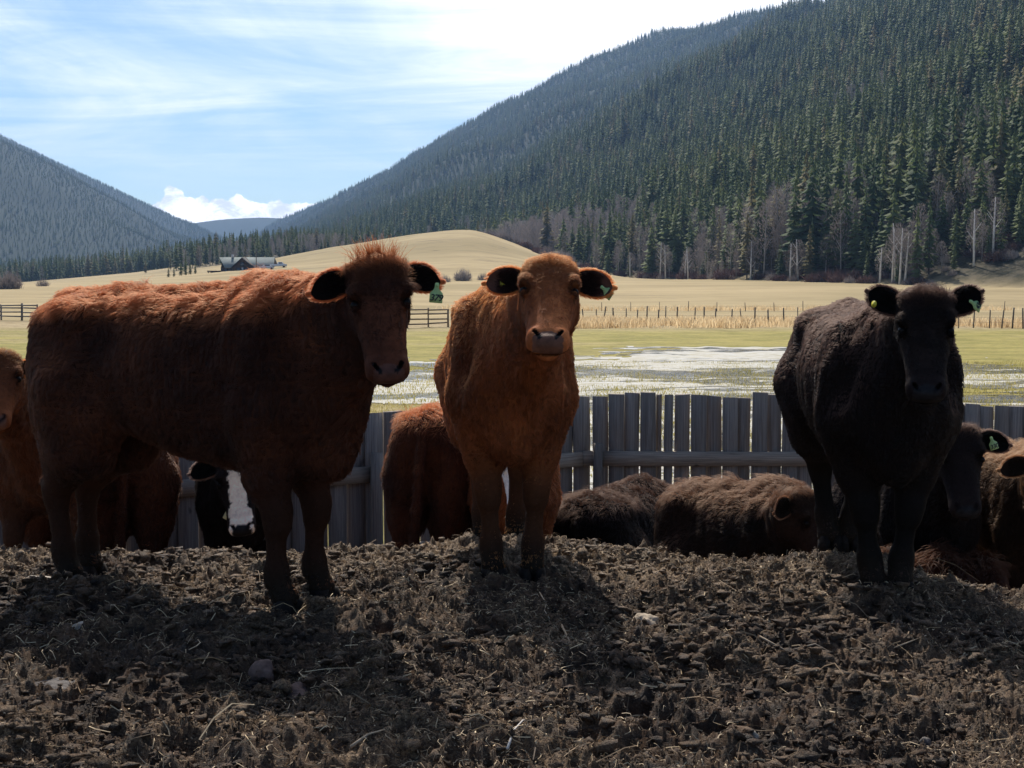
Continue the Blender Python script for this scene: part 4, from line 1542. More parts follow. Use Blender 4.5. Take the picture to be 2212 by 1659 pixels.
def aspen_meshes(seed, H=14.0, spread=1.0, n=560, bare=0):
    rng = np.random.default_rng(seed)
    m = MB()
    lean = rng.uniform(-.06, .06, 2)
    pts = [(lean[0] * z, lean[1] * z, z) for z in (-1, H * .3, H * .6, H * .95)]
    m.tube(pts, [H * .014, H * .011, H * .008, .02], 5)
    V = []; F = []
    for k in range(9):
        z = H * rng.uniform(.32, .85); a = rng.uniform(0, 6.28); r = H * rng.uniform(.08, .17) * spread
        p = Vector((lean[0] * z, lean[1] * z, z)); q = p + Vector((math.cos(a) * r, math.sin(a) * r, r * 1.3))
        m.tube([p, q], [H * .005, .02], 4, False)
    for k in range(n):
        z = H * (.22 + .78 * rng.beta(1.7, 1.3)); t = z / H
        R = H * .17 * spread * math.sin(math.pi * min(1, max(.05, (t - .12) / .92))) ** .7
        a = rng.uniform(0, 6.28); r = R * math.sqrt(rng.random())
        c = np.array([lean[0] * z + math.cos(a) * r, lean[1] * z + math.sin(a) * r, z])
        d = unit(np.array([math.cos(a) * .6, math.sin(a) * .6, 1.2]) + rng.normal(0, .45, 3)) * H * rng.uniform(.03, .075)
        s = unit(np.cross(d, rng.normal(0, 1, 3))) * H * .0034 * rng.uniform(.6, 1.5)
        i = len(V)
        V += [c - d * .4 - s, c - d * .4 + s, c + d * .6]
        F.append((i, i + 1, i + 2))
    crown = mesh_np('crown', V, np.array(F), [TWIG])
    return crown, m.mesh('trunk', [BARKA])


def bush_mesh(seed, w, h, n=260, mat=None, name='bush'):
    rng = np.random.default_rng(seed)
    V = []; F = []
    for k in range(n):
        a = rng.uniform(0, 6.28); r = w * .5 * math.sqrt(rng.random())
        top = h * math.sqrt(max(0, 1 - (r / (w * .52)) ** 2)) * rng.uniform(.5, 1.08)
        b = np.array([math.cos(a) * r * .6, math.sin(a) * r * .6, -.1])
        e = np.array([math.cos(a) * r * 1.0, math.sin(a) * r, top])
        m = (b + e) / 2 + rng.normal(0, .08, 3) * w
        s = unit(np.cross(e - b, rng.normal(0, 1, 3))) * w * .009
        i = len(V)
        V += [b - s, b + s, m + s, m - s, e]
        F += [(i, i + 1, i + 2), (i, i + 2, i + 3), (i + 3, i + 2, i + 4)]
    return mesh_np(name, V, np.array(F), [mat or BUSHM])


def t_v(x, y):
    return x * AX_U[0] + y * AX_U[1], x * AX_V[0] + y * AX_V[1]


def project(x, y, z):
    cp, sp = math.cos(PITCH), math.sin(PITCH)
    dz = z - CAMZ
    f = y * cp - dz * sp; u = y * sp + dz * cp
    return 1106 + FPX * x / f, 829.5 - FPX * u / f


def scatter(n, seed, box, step, dens=None, wood=True):
    rng = np.random.default_rng(seed)
    x0, x1, y0, y1 = box
    xs = np.arange(x0, x1, step); ys = np.arange(y0, y1, step)
    X, Y = np.meshgrid(xs, ys)
    X = X.ravel() + rng.uniform(-.48, .48, X.size) * step; Y = Y.ravel() + rng.uniform(-.48, .48, Y.size) * step
    keep = (np.abs(X) / Y < .40)
    X, Y = X[keep], Y[keep]
    if wood:
        k = wood_mask(X, Y) > rng.random(len(X)) * .9 + .05
        X, Y = X[k], Y[k]
    return X, Y


def instancer(name, pts, scl, rot, idx, protos, label=None, kind='stuff'):
    """one object: the far part of a wood, its trees placed by a node set-up"""
    me = bpy.data.meshes.new(name)
    me.vertices.add(len(pts))
    me.vertices.foreach_set('co', np.asarray(pts, np.float32).ravel())
    for nm, val, ty in (('tsize', scl, 'FLOAT'), ('tturn', rot, 'FLOAT')):
        a = me.attributes.new(nm, ty, 'POINT'); a.data.foreach_set('value', np.asarray(val, np.float32))
    a = me.attributes.new('tkind', 'INT', 'POINT'); a.data.foreach_set('value', np.asarray(idx, np.int32))
    o = obj(name, me)
    ng = bpy.data.node_groups.new(name, 'GeometryNodeTree')
    ng.interface.new_socket('Geometry', in_out='INPUT', socket_type='NodeSocketGeometry')
    ng.interface.new_socket('Geometry', in_out='OUTPUT', socket_type='NodeSocketGeometry')
    N = ng.nodes; Lk = ng.links
    gi = N.new('NodeGroupInput'); go = N.new('NodeGroupOutput')
    jn = N.new('GeometryNodeJoinGeometry')
    nt = N.new('GeometryNodeInputNamedAttribute'); nt.data_type = 'INT'; nt.inputs['Name'].default_value = 'tkind'
    ns = N.new('GeometryNodeInputNamedAttribute'); ns.data_type = 'FLOAT'; ns.inputs['Name'].default_value = 'tsize'
    nr = N.new('GeometryNodeInputNamedAttribute'); nr.data_type = 'FLOAT'; nr.inputs['Name'].default_value = 'tturn'
    cx = N.new('ShaderNodeCombineXYZ'); Lk.new(nr.outputs['Attribute'], cx.inputs[2])
    for k, pr in enumerate(protos):
        cmp_ = N.new('FunctionNodeCompare'); cmp_.data_type = 'INT'; cmp_.operation = 'EQUAL'
        Lk.new(nt.outputs['Attribute'], cmp_.inputs[2]); cmp_.inputs[3].default_value = k
        for src in pr:
            oi = N.new('GeometryNodeObjectInfo'); oi.inputs['Object'].default_value = src; oi.transform_space = 'ORIGINAL'
            oi.inputs['As Instance'].default_value = True
            ip = N.new('GeometryNodeInstanceOnPoints')
            Lk.new(gi.outputs[0], ip.inputs['Points']); Lk.new(oi.outputs['Geometry'], ip.inputs['Instance'])
            Lk.new(cmp_.outputs[0], ip.inputs['Selection'])
            Lk.new(cx.outputs[0], ip.inputs['Rotation']); Lk.new(ns.outputs['Attribute'], ip.inputs['Scale'])
            Lk.new(ip.outputs[0], jn.inputs[0])
    Lk.new(jn.outputs[0], go.inputs[0])
    md = o.modifiers.new('scatter', 'NODES'); md.node_group = ng
    o['kind'] = kind
    if label: o['label'] = label
    return o


def build_woods():
    rng = np.random.default_rng(5)
    con = [conifer_meshes(100 + k, 18.0, 1.0, sl) for k, sl in enumerate((1.0, .78, 1.32, .9, 1.18, .66))]
    asp = [aspen_meshes(200 + k, 14.0, sp) for k, sp in enumerate((1.0, 1.25, .85, 1.1))]
    X1, Y1 = scatter(0, 1, (-520, 620, 300, 900), 5.7)
    X2, Y2 = scatter(0, 2, (-900, 1000, 900, 2000), 7.2)
    X3, Y3 = scatter(0, 3, (-2000, 900, 2000, 5200), 9.5)
    X4, Y4 = scatter(0, 4, (-100, 320, 300, 760), 4.6)
    U4, V4 = t_v(X4, Y4)
    k4 = (U4 - (172 + 16 * vnoise(V4 * 0.006, V4 * 0, seed=61)) < 62)
    X4, Y4 = X4[k4], Y4[k4]
    X = np.concatenate([X1, X2, X3, X4]); Y = np.concatenate([Y1, Y2, Y3, Y4])
    ne = np.concatenate([np.zeros(len(X1)), np.ones(len(X2)), np.full(len(X3), 2), np.full(len(X4), 4)])
    Z = ground_z(X, Y)
    U, V = t_v(X, Y)
    foot = 172 + 16 * vnoise(V * 0.006, V * 0, seed=61) + 8 * vnoise(V * 0.02, V * 0, seed=62)
    pn = fbm(X * .012, Y * .012, 3, 77)
    edge = U - foot
    # bare aspens: along the foot of the slope and in pockets
    pa = .34 * sstep(edge, 60, 0) * (edge > -10) * sstep(pn, -.05, .25) + .25 * sstep(pn, .28, .5) * (edge < 240)
    kx = (X - 16); pa = np.maximum(pa, .97 * np.exp(-((kx / 40) ** 4 + ((Y - 670) / 130) ** 4)))      # the grey grove by the knoll
    pa = np.maximum(pa, .5 * sstep(X, 60, -20) * sstep(Y, 1100, 800) * (Y > 560) * sstep(edge, 120, 10))
    isA = rng.random(len(X)) < pa * (Y < 1500)
    size = (.52 + .78 * rng.random(len(X)) ** .8) * np.where(isA, .95, 1.0) * (1 + .12 * pn)
    size = size * (1 - .30 * sstep(edge, 8, -6)) * np.where(rng.random(len(X)) < .25, .6, 1)
    size = np.where(ne == 2, size * np.where(X < -300, .68, .88), size)
    pq = fbm(X * .02 + 5, Y * .02, 3, 79)
    size = size * (1 + .35 * pq)
    size = np.where((ne == 4) & (rng.random(len(X)) < .6), size * .62, size)
    size = np.where(ne == 1, size * 1.1, size)
    # thin out openings in the slope
    open_ = (pn > .50) & (edge > 160)
    keep = ~(open_ & (rng.random(len(X)) < .55))
    rot = rng.uniform(0, 6.28, len(X))
    px = 1106 + FPX * X / Y; top = 610 - FPX * (Z + 16 * size - CAMZ) / Y
    keep &= (top < 720) & (px > -120) & (px < 2330) & (top > -140)
    X, Y, Z, size, rot, isA, px, edge, ne = [a[keep] for a in (X, Y, Z, size, rot, isA, px, edge, ne)]
    app = size / Y * np.where((px > -20) & (px < 2232), 1, .01)
    used = np.zeros(len(X), bool)
    firstC, firstA = [None] * 6, [None] * 4

    def place(kind, i, label, group):
        src = con if kind == 'c' else asp
        k = int(rng.integers(0, len(src)))
        r = empty('conifer_tree' if kind == 'c' else 'aspen_tree', (X[i], Y[i], Z[i] - .3), rot[i])
        r.scale = (size[i],) * 3
        tag(r, label, 'tree', group)
        cr = obj('crown', src[k][0], r); tr = obj('trunk', src[k][1], r)
        st = firstC if kind == 'c' else firstA
        if st[k] is None: st[k] = (cr, tr)
        used[i] = True
    oC = np.argsort(-app * (~isA))[:205]
    for i in oC:
        place('c', i, 'dark conifer standing in the lower edge of the hillside forest', 'conifers of the hillside forest')
    oA = np.argsort(-app * isA)[:160]
    for i in oA:
        place('a', i, 'leafless pale aspen growing at the foot of the wooded slope', 'bare aspens at the foot of the slope')
    for k in range(6):
        if firstC[k] is None: firstC[k] = firstC[[j for j in range(6) if firstC[j]][0]]
    for k in range(4):
        if firstA[k] is None: firstA[k] = firstA[[j for j in range(4) if firstA[j]][0]]
    rest = ~used
    r = rest & ~isA
    instancer('conifer_forest', np.stack([X, Y, Z - .3], -1)[r], size[r], rot[r], rng.integers(0, 6, r.sum()), firstC, 'conifer forest covering the mountainsides')
    r = rest & isA
    instancer('aspen_forest', np.stack([X, Y, Z - .3], -1)[r], size[r], rot[r], rng.integers(0, 4, r.sum()), firstA, 'leafless aspens mixed into the lower forest')
    print('TREES', len(X))


build_woods()
# ------------------------------------------------------------------ far things: house, fences, bushes, flood
def at_px(px, Y):
    x = (px - 1106) / FPX * Y
    return x, Y, gz(x, Y)


def ground_hit(px, py):
    """first place on the ground seen at a picture position"""
    lo = 3.2
    for Y in np.geomspace(3.2, 3000, 1500):
        p = ray_point(px, py, Y)
        if p.z < gz(p.x, p.y):
            a, b = lo, Y
            for _ in range(20):
                m = (a + b) / 2; q = ray_point(px, py, m)
                if q.z < gz(q.x, q.y): b = m
                else: a = m
            q = ray_point(px, py, b)
            return q.x, q.y, gz(q.x, q.y)
        lo = Y
    return None


def build_house():
    Y = 455.0
    x, y, z = at_px(520, Y)
    u = Y / FPX                      # metres in one picture unit at the house
    wall = simple_mat('log_wall', (.045, .026, .020), (.085, .052, .040), .8, .85)
    roofm = simple_mat('metal_roof', (.17, .19, .185), (.22, .245, .24), .3, .95, spec=.02)
    trim = simple_mat('house_trim', (.02, .015, .013))
    glass = simple_mat('window_glass', (.05, .06, .08), rough=.1, spec=.8)
    white = simple_mat('white_board', (.6, .58, .56))
    r = empty('farmhouse', (x, y, z))
    tag(r, 'dark log farmhouse with pale metal roof and centre gable on the far slope', 'house')
    P = lambda px, py: ((px - 520) * u, (598 - py) * u)
    zz = ray_point(520, 598, Y).z - z
    def pz(py): return (598 - py) * u + zz
    # main block
    m = MB()
    x0, x1 = P(479, 0)[0], P(590, 0)[0]
    D = 9.0
    eave = pz(578); ridge = pz(557)
    m.add([(x0, 0, -2), (x1, 0, -2), (x1, D, -2), (x0, D, -2), (x0, 0, eave), (x1, 0, eave), (x1, D, eave), (x0, D, eave), (x0, D / 2, ridge - .2), (x1, D / 2, ridge - .2)],
          [(0, 1, 5, 4), (1, 2, 6, 9, 5), (2, 3, 7, 6), (3, 0, 4, 8, 7)])
    m.build('wall', wall, r)
    # roof: two slopes with thickness, the left end flares out in a prow
    m = MB()
    xl, xr = P(470, 0)[0], P(594, 0)[0]
    e0 = P(489, 0)[0]
    def slab(a, b, c_, d):
        n = Vector((0, 0, .22))
        q = [Vector(k) for k in (a, b, c_, d)]
        m.add(q + [k - n for k in q], [(0, 1, 2, 3), (7, 6, 5, 4), (0, 4, 5, 1), (1, 5, 6, 2), (2, 6, 7, 3), (3, 7, 4, 0)])
    slab((e0, -.9, eave), (xr, -.9, eave), (xr - .6, D / 2, ridge + .25), (xl, D / 2, ridge + .25))
    slab((xl, D / 2, ridge + .25), (xr - .6, D / 2, ridge + .25), (xr, D + .9, eave), (e0, D + .9, eave))
    rf = m.build('roof', roofm, r)
    m = MB(); m.box((P(499, 0)[0], D / 2, ridge + .6), (.7, .7, 1.0)); m.build('chimney', white, rf)
    # centre gable
    gx0, gxm, gx1 = P(505, 0)[0], P(528, 0)[0], P(551, 0)[0]
    m = MB()
    m.add([(gx0 + .3, -2.2, -2), (gx1 - .3, -2.2, -2), (gx1 - .3, -2.2, eave - .1), (gxm, -2.2, ridge - .35), (gx0 + .3, -2.2, eave - .1),
           (gx0 + .3, 3, -2), (gx1 - .3, 3, -2), (gx1 - .3, 3, eave - .1), (gxm, 3, ridge - .35), (gx0 + .3, 3, eave - .1)],
          [(0, 1, 2, 3, 4), (0, 4, 9, 5), (1, 6, 7, 2)])
    m.build('gable_wall', wall, r)
    m = MB()
    slab((gx0 - .3, -3.0, eave - .25), (gxm, -3.0, ridge + .02), (gxm, D / 2, ridge + .32), (gx0 - .3, D / 2, eave + .1))
    slab((gxm, -3.0, ridge + .02), (gx1 + .3, -3.0, eave - .25), (gx1 + .3, D / 2, eave + .1), (gxm, D / 2, ridge + .32))
    m.build('gable_roof', trim, r)
    # porch and deck on the left
    m = MB()
    a0, a1 = P(453, 0)[0], P(482, 0)[0]
    m.box(((a0 + a1) / 2, 0, pz(586)), (a1 - a0, 5, .35))
    m.build('deck', trim, r)
    for k in range(4):
        m = MB(); m.box((a0 + .3 + k * (a1 - a0 - .6) / 3, -2.2, pz(586) / 2 - 1), (.25, .25, pz(586) + 2)); m.build('deck_post', trim, r)
    m = MB(); m.box(((a0 + a1) / 2, 1.2, pz(586) / 2 - 1), (a1 - a0 - 1, 2, pz(586) + 1.6)); m.build('undercroft', wall, r)
    wb = MB(); wb.box((0, 0, 0), (1.3, .12, 1.3)); wme = wb.mesh('window', [trim])
    gb = MB(); gb.box((0, 0, 0), (1.05, .06, 1.05)); gme = gb.mesh('pane', [glass])
    for px, py, yy in ((520, 583, -2.25), (536, 583, -2.25), (528, 571, -2.25), (492, 586, -.05), (500, 586, -.05), (562, 586, -.05), (577, 586, -.05)):
        w = obj('window', wme, r, ((px - 520) * u, yy, pz(py)))
        obj('pane', gme, w, (0, -.06, 0))
    m = MB(); m.box((P(528.6, 0)[0], -2.33, pz(582)), (.55, .1, 1.1)); m.build('flag', white, r)
    # pole
    px_, py_, pz_ = at_px(555.5, Y - 9)
    m = MB(); m.tube([(0, 0, -1), (0, 0, 6.6 + (z - pz_))], [.16, .12], 7)
    o = m.build('utility_pole', simple_mat('pole_wood', (.10, .08, .065), (.16, .13, .11), 2)); o.location = (px_, py_, pz_)
    tag(o, 'grey utility pole in front of the farmhouse roof', 'pole')
    # parked vehicles, mostly hidden by the back of the nearest calf
    paint = simple_mat('white_car_paint', (.62, .64, .66), rough=.3, spec=.5)
    dk = simple_mat('car_glass', (.02, .025, .03), rough=.15)
    def car(px, Yc, L, label, high=False):
        cx, cy, cz = at_px(px, Yc)
        c = empty('parked_truck' if high else 'parked_car', (cx, cy, cz + (ray_point(px, 600, Yc).z - cz if False else 0)), .2)
        tag(c, label, 'truck' if high else 'car')
        prof = [(-.5, .35), (-.5, .95), (-.30, 1.02), (-.20, 1.52), (.16, 1.55), (.30, 1.05), (.5, .92), (.5, .35)]
        if high: prof = [(-.5, .45), (-.5, 1.15), (-.05, 1.15), (-.02, 1.78), (.22, 1.8), (.32, 1.22), (.5, 1.12), (.5, .45)]
        w = .9; n = len(prof)
        m = MB(); m.add([(a * L, -w, b) for a, b in prof] + [(a * L, w, b) for a, b in prof], [tuple(range(n)), tuple(range(2 * n - 1, n - 1, -1))] + [(i, i + n, (i + 1) % n + n, (i + 1) % n) for i in range(n)])
        m.build('body', paint, c)
        m = MB(); m.box(((.02 if not high else .11) * L, 0, 1.32 if not high else 1.5), (.36 * L if not high else .2 * L, 1.84, .3)); m.build('side_window', dk, c)
        for a in (-.32, .32):
            for s in (-1, 1):
                m = MB(); m.tube([(a * L, s * .72, .33), (a * L, s * .94, .33)], .33, 12); m.build('wheel', dk, c)
    car(578, 440, 4.4, 'white car parked at the right end of the farmhouse')
    car(603, 446, 5.2, 'pale pickup truck parked on the slope right of the farmhouse', True)


def lines_fence(name, label, pts, post_h, post_r, rails, mat, wire=False, rng=None, lean=.03, wiremat=None):
    """posts at given plan points; rails: heights"""
    root = empty(name, pts[0])
    tag(root, label, 'fence')
    P0 = Vector(pts[0])
    tops = []
    for p in pts:
        h = post_h * rng.uniform(.88, 1.12); l = rng.normal(0, lean, 2)
        r = post_r * rng.uniform(.75, 1.2)
        m = MB(); m.tube([Vector(p) - P0 + Vector((0, 0, -.2)), Vector(p) - P0 + Vector((l[0] * h, l[1] * h, h))], [r, r * .9], 6)
        m.build('post', mat, root)
    for hgt in rails:
        if wire:
            m = MB()
            m.tube([Vector(p) - P0 + Vector((0, 0, hgt)) for p in pts], .006, 3, False)
            m.build('wire', wiremat, root)
        else:
            for a, b in zip(pts[:-1], pts[1:]):
                m = MB()
                m.tube([Vector(a) - P0 + Vector((0, -post_r, hgt + rng.normal(0, .02))), Vector(b) - P0 + Vector((0, -post_r, hgt + rng.normal(0, .02)))], .05, 6)
                m.build('rail', mat, root)
    return root


def build_fences_far():
    rng = np.random.default_rng(3)
    dark = simple_mat('old_post', (.085, .070, .055), (.17, .14, .11), 3)
    pale = simple_mat('pale_rail', (.17, .125, .085), (.26, .20, .14), 1)
    grey = simple_mat('grey_rail', (.12, .11, .105), (.2, .185, .175), 1)
    wire = simple_mat('fence_wire', (.16, .14, .12), rough=.5)
    def row(p0, p1, n, Ya, Yb):
        r = []
        for k in range(n):
            t = k / (n - 1) + (rng.uniform(-.3, .3) / n if 0 < k < n - 1 else 0)
            Y = Ya + (Yb - Ya) * t
            # walk along the picture so that posts stand where they are seen
            px = p0 + (p1 - p0) * t
            x, y, z = at_px(px, Y); r.append((x, y, z))
        return r
    seen = [1262, 1288, 1302, 1325, 1353, 1375, 1397, 1421, 1437, 1461, 1500, 1521, 1544, 1580, 1603, 1630, 1660, 1693, 1724, 1760, 1800, 1850, 1900, 1960, 2010, 2070, 2102, 2137, 2163, 2186, 2210, 2260]
    pts = [at_px(p, 96 - 9 * (p - 1262) / 950) for p in seen]
    lines_fence('wire_fence', 'wire fence on uneven thin posts along the far edge of the green pasture', pts, 1.15, .045, (.35, .65, .95), dark, True, rng, .05, wire)
    lines_fence('rail_fence', 'brown three-rail fence seen between the ear tag 379 and the middle calf', row(880, 968, 3, 88, 90), 1.25, .07, (.25, .55, .85, 1.12), pale, False, rng, .01)
    lines_fence('grey_rail_fence', 'grey pole fence in the pasture at the left edge', row(-60, 82, 5, 108, 104), 1.2, .08, (.3, .6, .9, 1.1), grey, False, rng, .02)
    # second, farther line of thin posts
    pts = [at_px(p, 150) for p in range(1300, 2260, 62)]
    lines_fence('thin_post_line', 'line of thin posts farther back across the dry field', pts, 1.0, .04, (.5,), dark, True, rng, .05, wire)


def tuft_field(name, label, pts, n_blades, h, w, mat, seed, spread=.25):
    rng = np.random.default_rng(seed)
    P = np.asarray(pts)
    m = len(P) * n_blades
    base = np.repeat(P, n_blades, 0) + np.concatenate([rng.normal(0, spread, (m, 2)), np.zeros((m, 1))], 1)
    hh = np.repeat(np.broadcast_to(np.asarray(h), (len(P),)), n_blades) * rng.uniform(.5, 1.2, m)
    lean = rng.normal(0, .35, (m, 2)) * hh[:, None]
    a = rng.uniform(0, 6.28, m)
    s = np.stack([np.cos(a), np.sin(a), np.zeros(m)], 1) * w
    mid = base + np.stack([lean[:, 0] * .35, lean[:, 1] * .35, hh * .6], 1)
    top = base + np.stack([lean[:, 0], lean[:, 1], hh], 1)
    V = np.stack([base - s, base + s, mid + s * .7, mid - s * .7, top], 1).reshape(-1, 3)
    i = np.arange(m)[:, None] * 5
    F = np.concatenate([i + np.array([0, 1, 2]), i + np.array([0, 2, 3]), i + np.array([3, 2, 4])])
    o = obj(name, mesh_np(name, V, F, [mat]))
    return tag(o, label, None, None, 'stuff')


def grass_mat(name, a, b, tr=.5):
    m, t, out = new_mat(name)
    co = t.n('ShaderNodeTexCoord').outputs['Object']
    c = t.mix(t.ramp(t.noise(co, .9, 4, .6), .35, .65), a, b)
    d = t.n('ShaderNodeBsdfDiffuse'); e = t.n('ShaderNodeBsdfTranslucent')
    t.l(c, d.inputs[0]); t.l(c, e.inputs[0])
    x = t.n('ShaderNodeMixShader'); x.inputs[0].default_value = tr
    t.l(d.outputs[0], x.inputs[1]); t.l(e.outputs[0], x.inputs[2]); t.l(x.outputs[0], out.inputs[0])
    return m


def build_grasses():
    rng = np.random.default_rng(8)
    pale = grass_mat('tall_dry_grass', (.62, .46, .26), (.80, .64, .40))
    pts = []
    for k in range(1500):
        px = rng.uniform(1230, 2300); Y = rng.uniform(88, 97)
        x, y, z = at_px(px, Y)
        if vnoise(np.array([x * .22]), np.array([y * .3]), seed=90)[0] + rng.normal(0, .25) > -.05:
            pts.append((x, y, z))
    for k in range(1100):
        px = rng.uniform(870, 2300); Y = rng.uniform(150, 175)
        x, y, z = at_px(px, Y)
        if vnoise(np.array([x * .1]), np.array([y * .1]), seed=91)[0] + rng.normal(0, .2) > .15:
            pts.append((x, y, z))
    tuft_field('tall_dry_grass', 'pale tall dry grass along the far fences', pts, 16, .62, .03, pale, 12, .5)
    # short pasture sward near the flood, catching the light
    sward = grass_mat('pasture_tufts', (.30, .265, .07), (.48, .40, .15))
    X = rng.uniform(-1, 1, 9000); Y = 16 + 34 * rng.random(9000) ** .8
    X = X * Y * .40
    tuft_field('pasture_grass', 'short yellow green grass of the pasture', np.stack([X, Y, ground_z(X, Y)], 1), 8, .07, .008, sward, 13, .5)


def build_flood():
    """shallow meltwater with white patches over the near pasture"""
    m, t, out = new_mat('meltwater')
    bs = t.n('ShaderNodeBsdfPrincipled')
    co = t.n('ShaderNodeTexCoord').outputs['Object']
    rip = t.noise(t.scaled(co, (1.6, 3.2, 1)), 2.0, 6, .65, .3)
    big = t.noise(t.scaled(co, (.09, .30, 1), (4.1, 1.3, 0)), 1.0, 5, .62)
    mid = t.noise(t.scaled(co, (.5, 2.2, 1)), 1.0, 6, .68)
    white_patch = t.math('ADD', t.ramp(big, .42, .60), t.math('MULTIPLY', t.math('SUBTRACT', mid, .5), 2.2), True)
    white_patch = t.ramp(white_patch, .34, .58)
    c = t.mix(white_patch, (.010, .013, .016), (.50, .49, .45))  # white patches laid over the dark water by noise
    grit = t.ramp(t.noise(t.scaled(co, (.6, 2.6, 1)), 2.2, 8, .8), .46, .58)
    c = t.mix(t.math('MULTIPLY', grit, .75), c, (.30, .25, .12))
    t.l(c, bs.inputs['Base Color'])
    t.l(t.math('ADD', .10, t.math('MULTIPLY', white_patch, .75)), bs.inputs['Roughness'])
    bs.inputs['IOR'].default_value = 1.33
    bn = t.n('ShaderNodeBump'); bn.inputs['Strength'].default_value = .5; bn.inputs['Distance'].default_value = .05
    t.l(rip, bn.inputs['Height']); t.l(bn.outputs[0], bs.inputs['Normal'])
    t.l(bs.outputs[0], out.inputs[0])
    tl = np.linspace(-.42, .42, 620)
    yl = 13.6 * (62 / 13.6) ** np.linspace(0, 1, 330)
    T, Y = np.meshgrid(tl, yl); X = T * Y
    # the sheet lies a little over the pasture in hollows only
    g = ground_z(X, Y) + sstep(Y, 13, 16) * (0.05 * vnoise(X * 0.6, Y * 0.6, seed=70) + 0.025 * vnoise(X * 1.9, Y * 1.9, seed=71))
    px = 1106 + FPX * X / Y
    dep = .9 * vnoise(X * .10, Y * .22, seed=75) + .6 * vnoise(X * .45, Y * 1.1, seed=76) + .45 * vnoise(X * 1.6, Y * 4, seed=77) + .2 * vnoise(X * 5, Y * 11, seed=78)
    py = 610 + (CAMZ - g) / Y * FPX
    # where the flood lies: band seen from py 745 (right), 780 (centre) down to the fence
    lim = np.interp(px, [-200, 700, 900, 1250, 1450, 1700, 1950, 2080, 2300], [905, 850, 775, 768, 748, 738, 765, 770, 775])
    mask = (py - lim) / 30.0
    right = np.interp(px, [1600, 1950, 2212], [0, .35, .95])
    low = np.interp(px, [-200, 600, 780, 900, 2400], [1.6, 1.5, .45, 0, 0]) + np.interp(px, [780, 900, 1100, 1200], [1, 1, 1, 0]) * sstep(py, 868, 885) * 2.5
    val = np.clip(mask, -1.5, 1.3) + dep * 1.0 - right * .8 - low + .25
    keep = val > 0
    q = keep[:-1, :-1] & keep[1:, :-1] & keep[:-1, 1:] & keep[1:, 1:]
    idx = np.arange(X.size).reshape(X.shape)
    F = np.stack([idx[:-1, :-1], idx[:-1, 1:], idx[1:, 1:], idx[1:, :-1]], -1)[q]
    Z = g + .012
    V = np.stack([X, Y, Z], -1).reshape(-1, 3)
    used = np.unique(F); re_ = -np.ones(len(V), int); re_[used] = np.arange(len(used))
    o = obj('meltwater', mesh_np('meltwater', V[used], re_[F], [m], True))
    tag(o, 'patches of shining meltwater, partly white, flooding the pasture', None, None, 'structure')


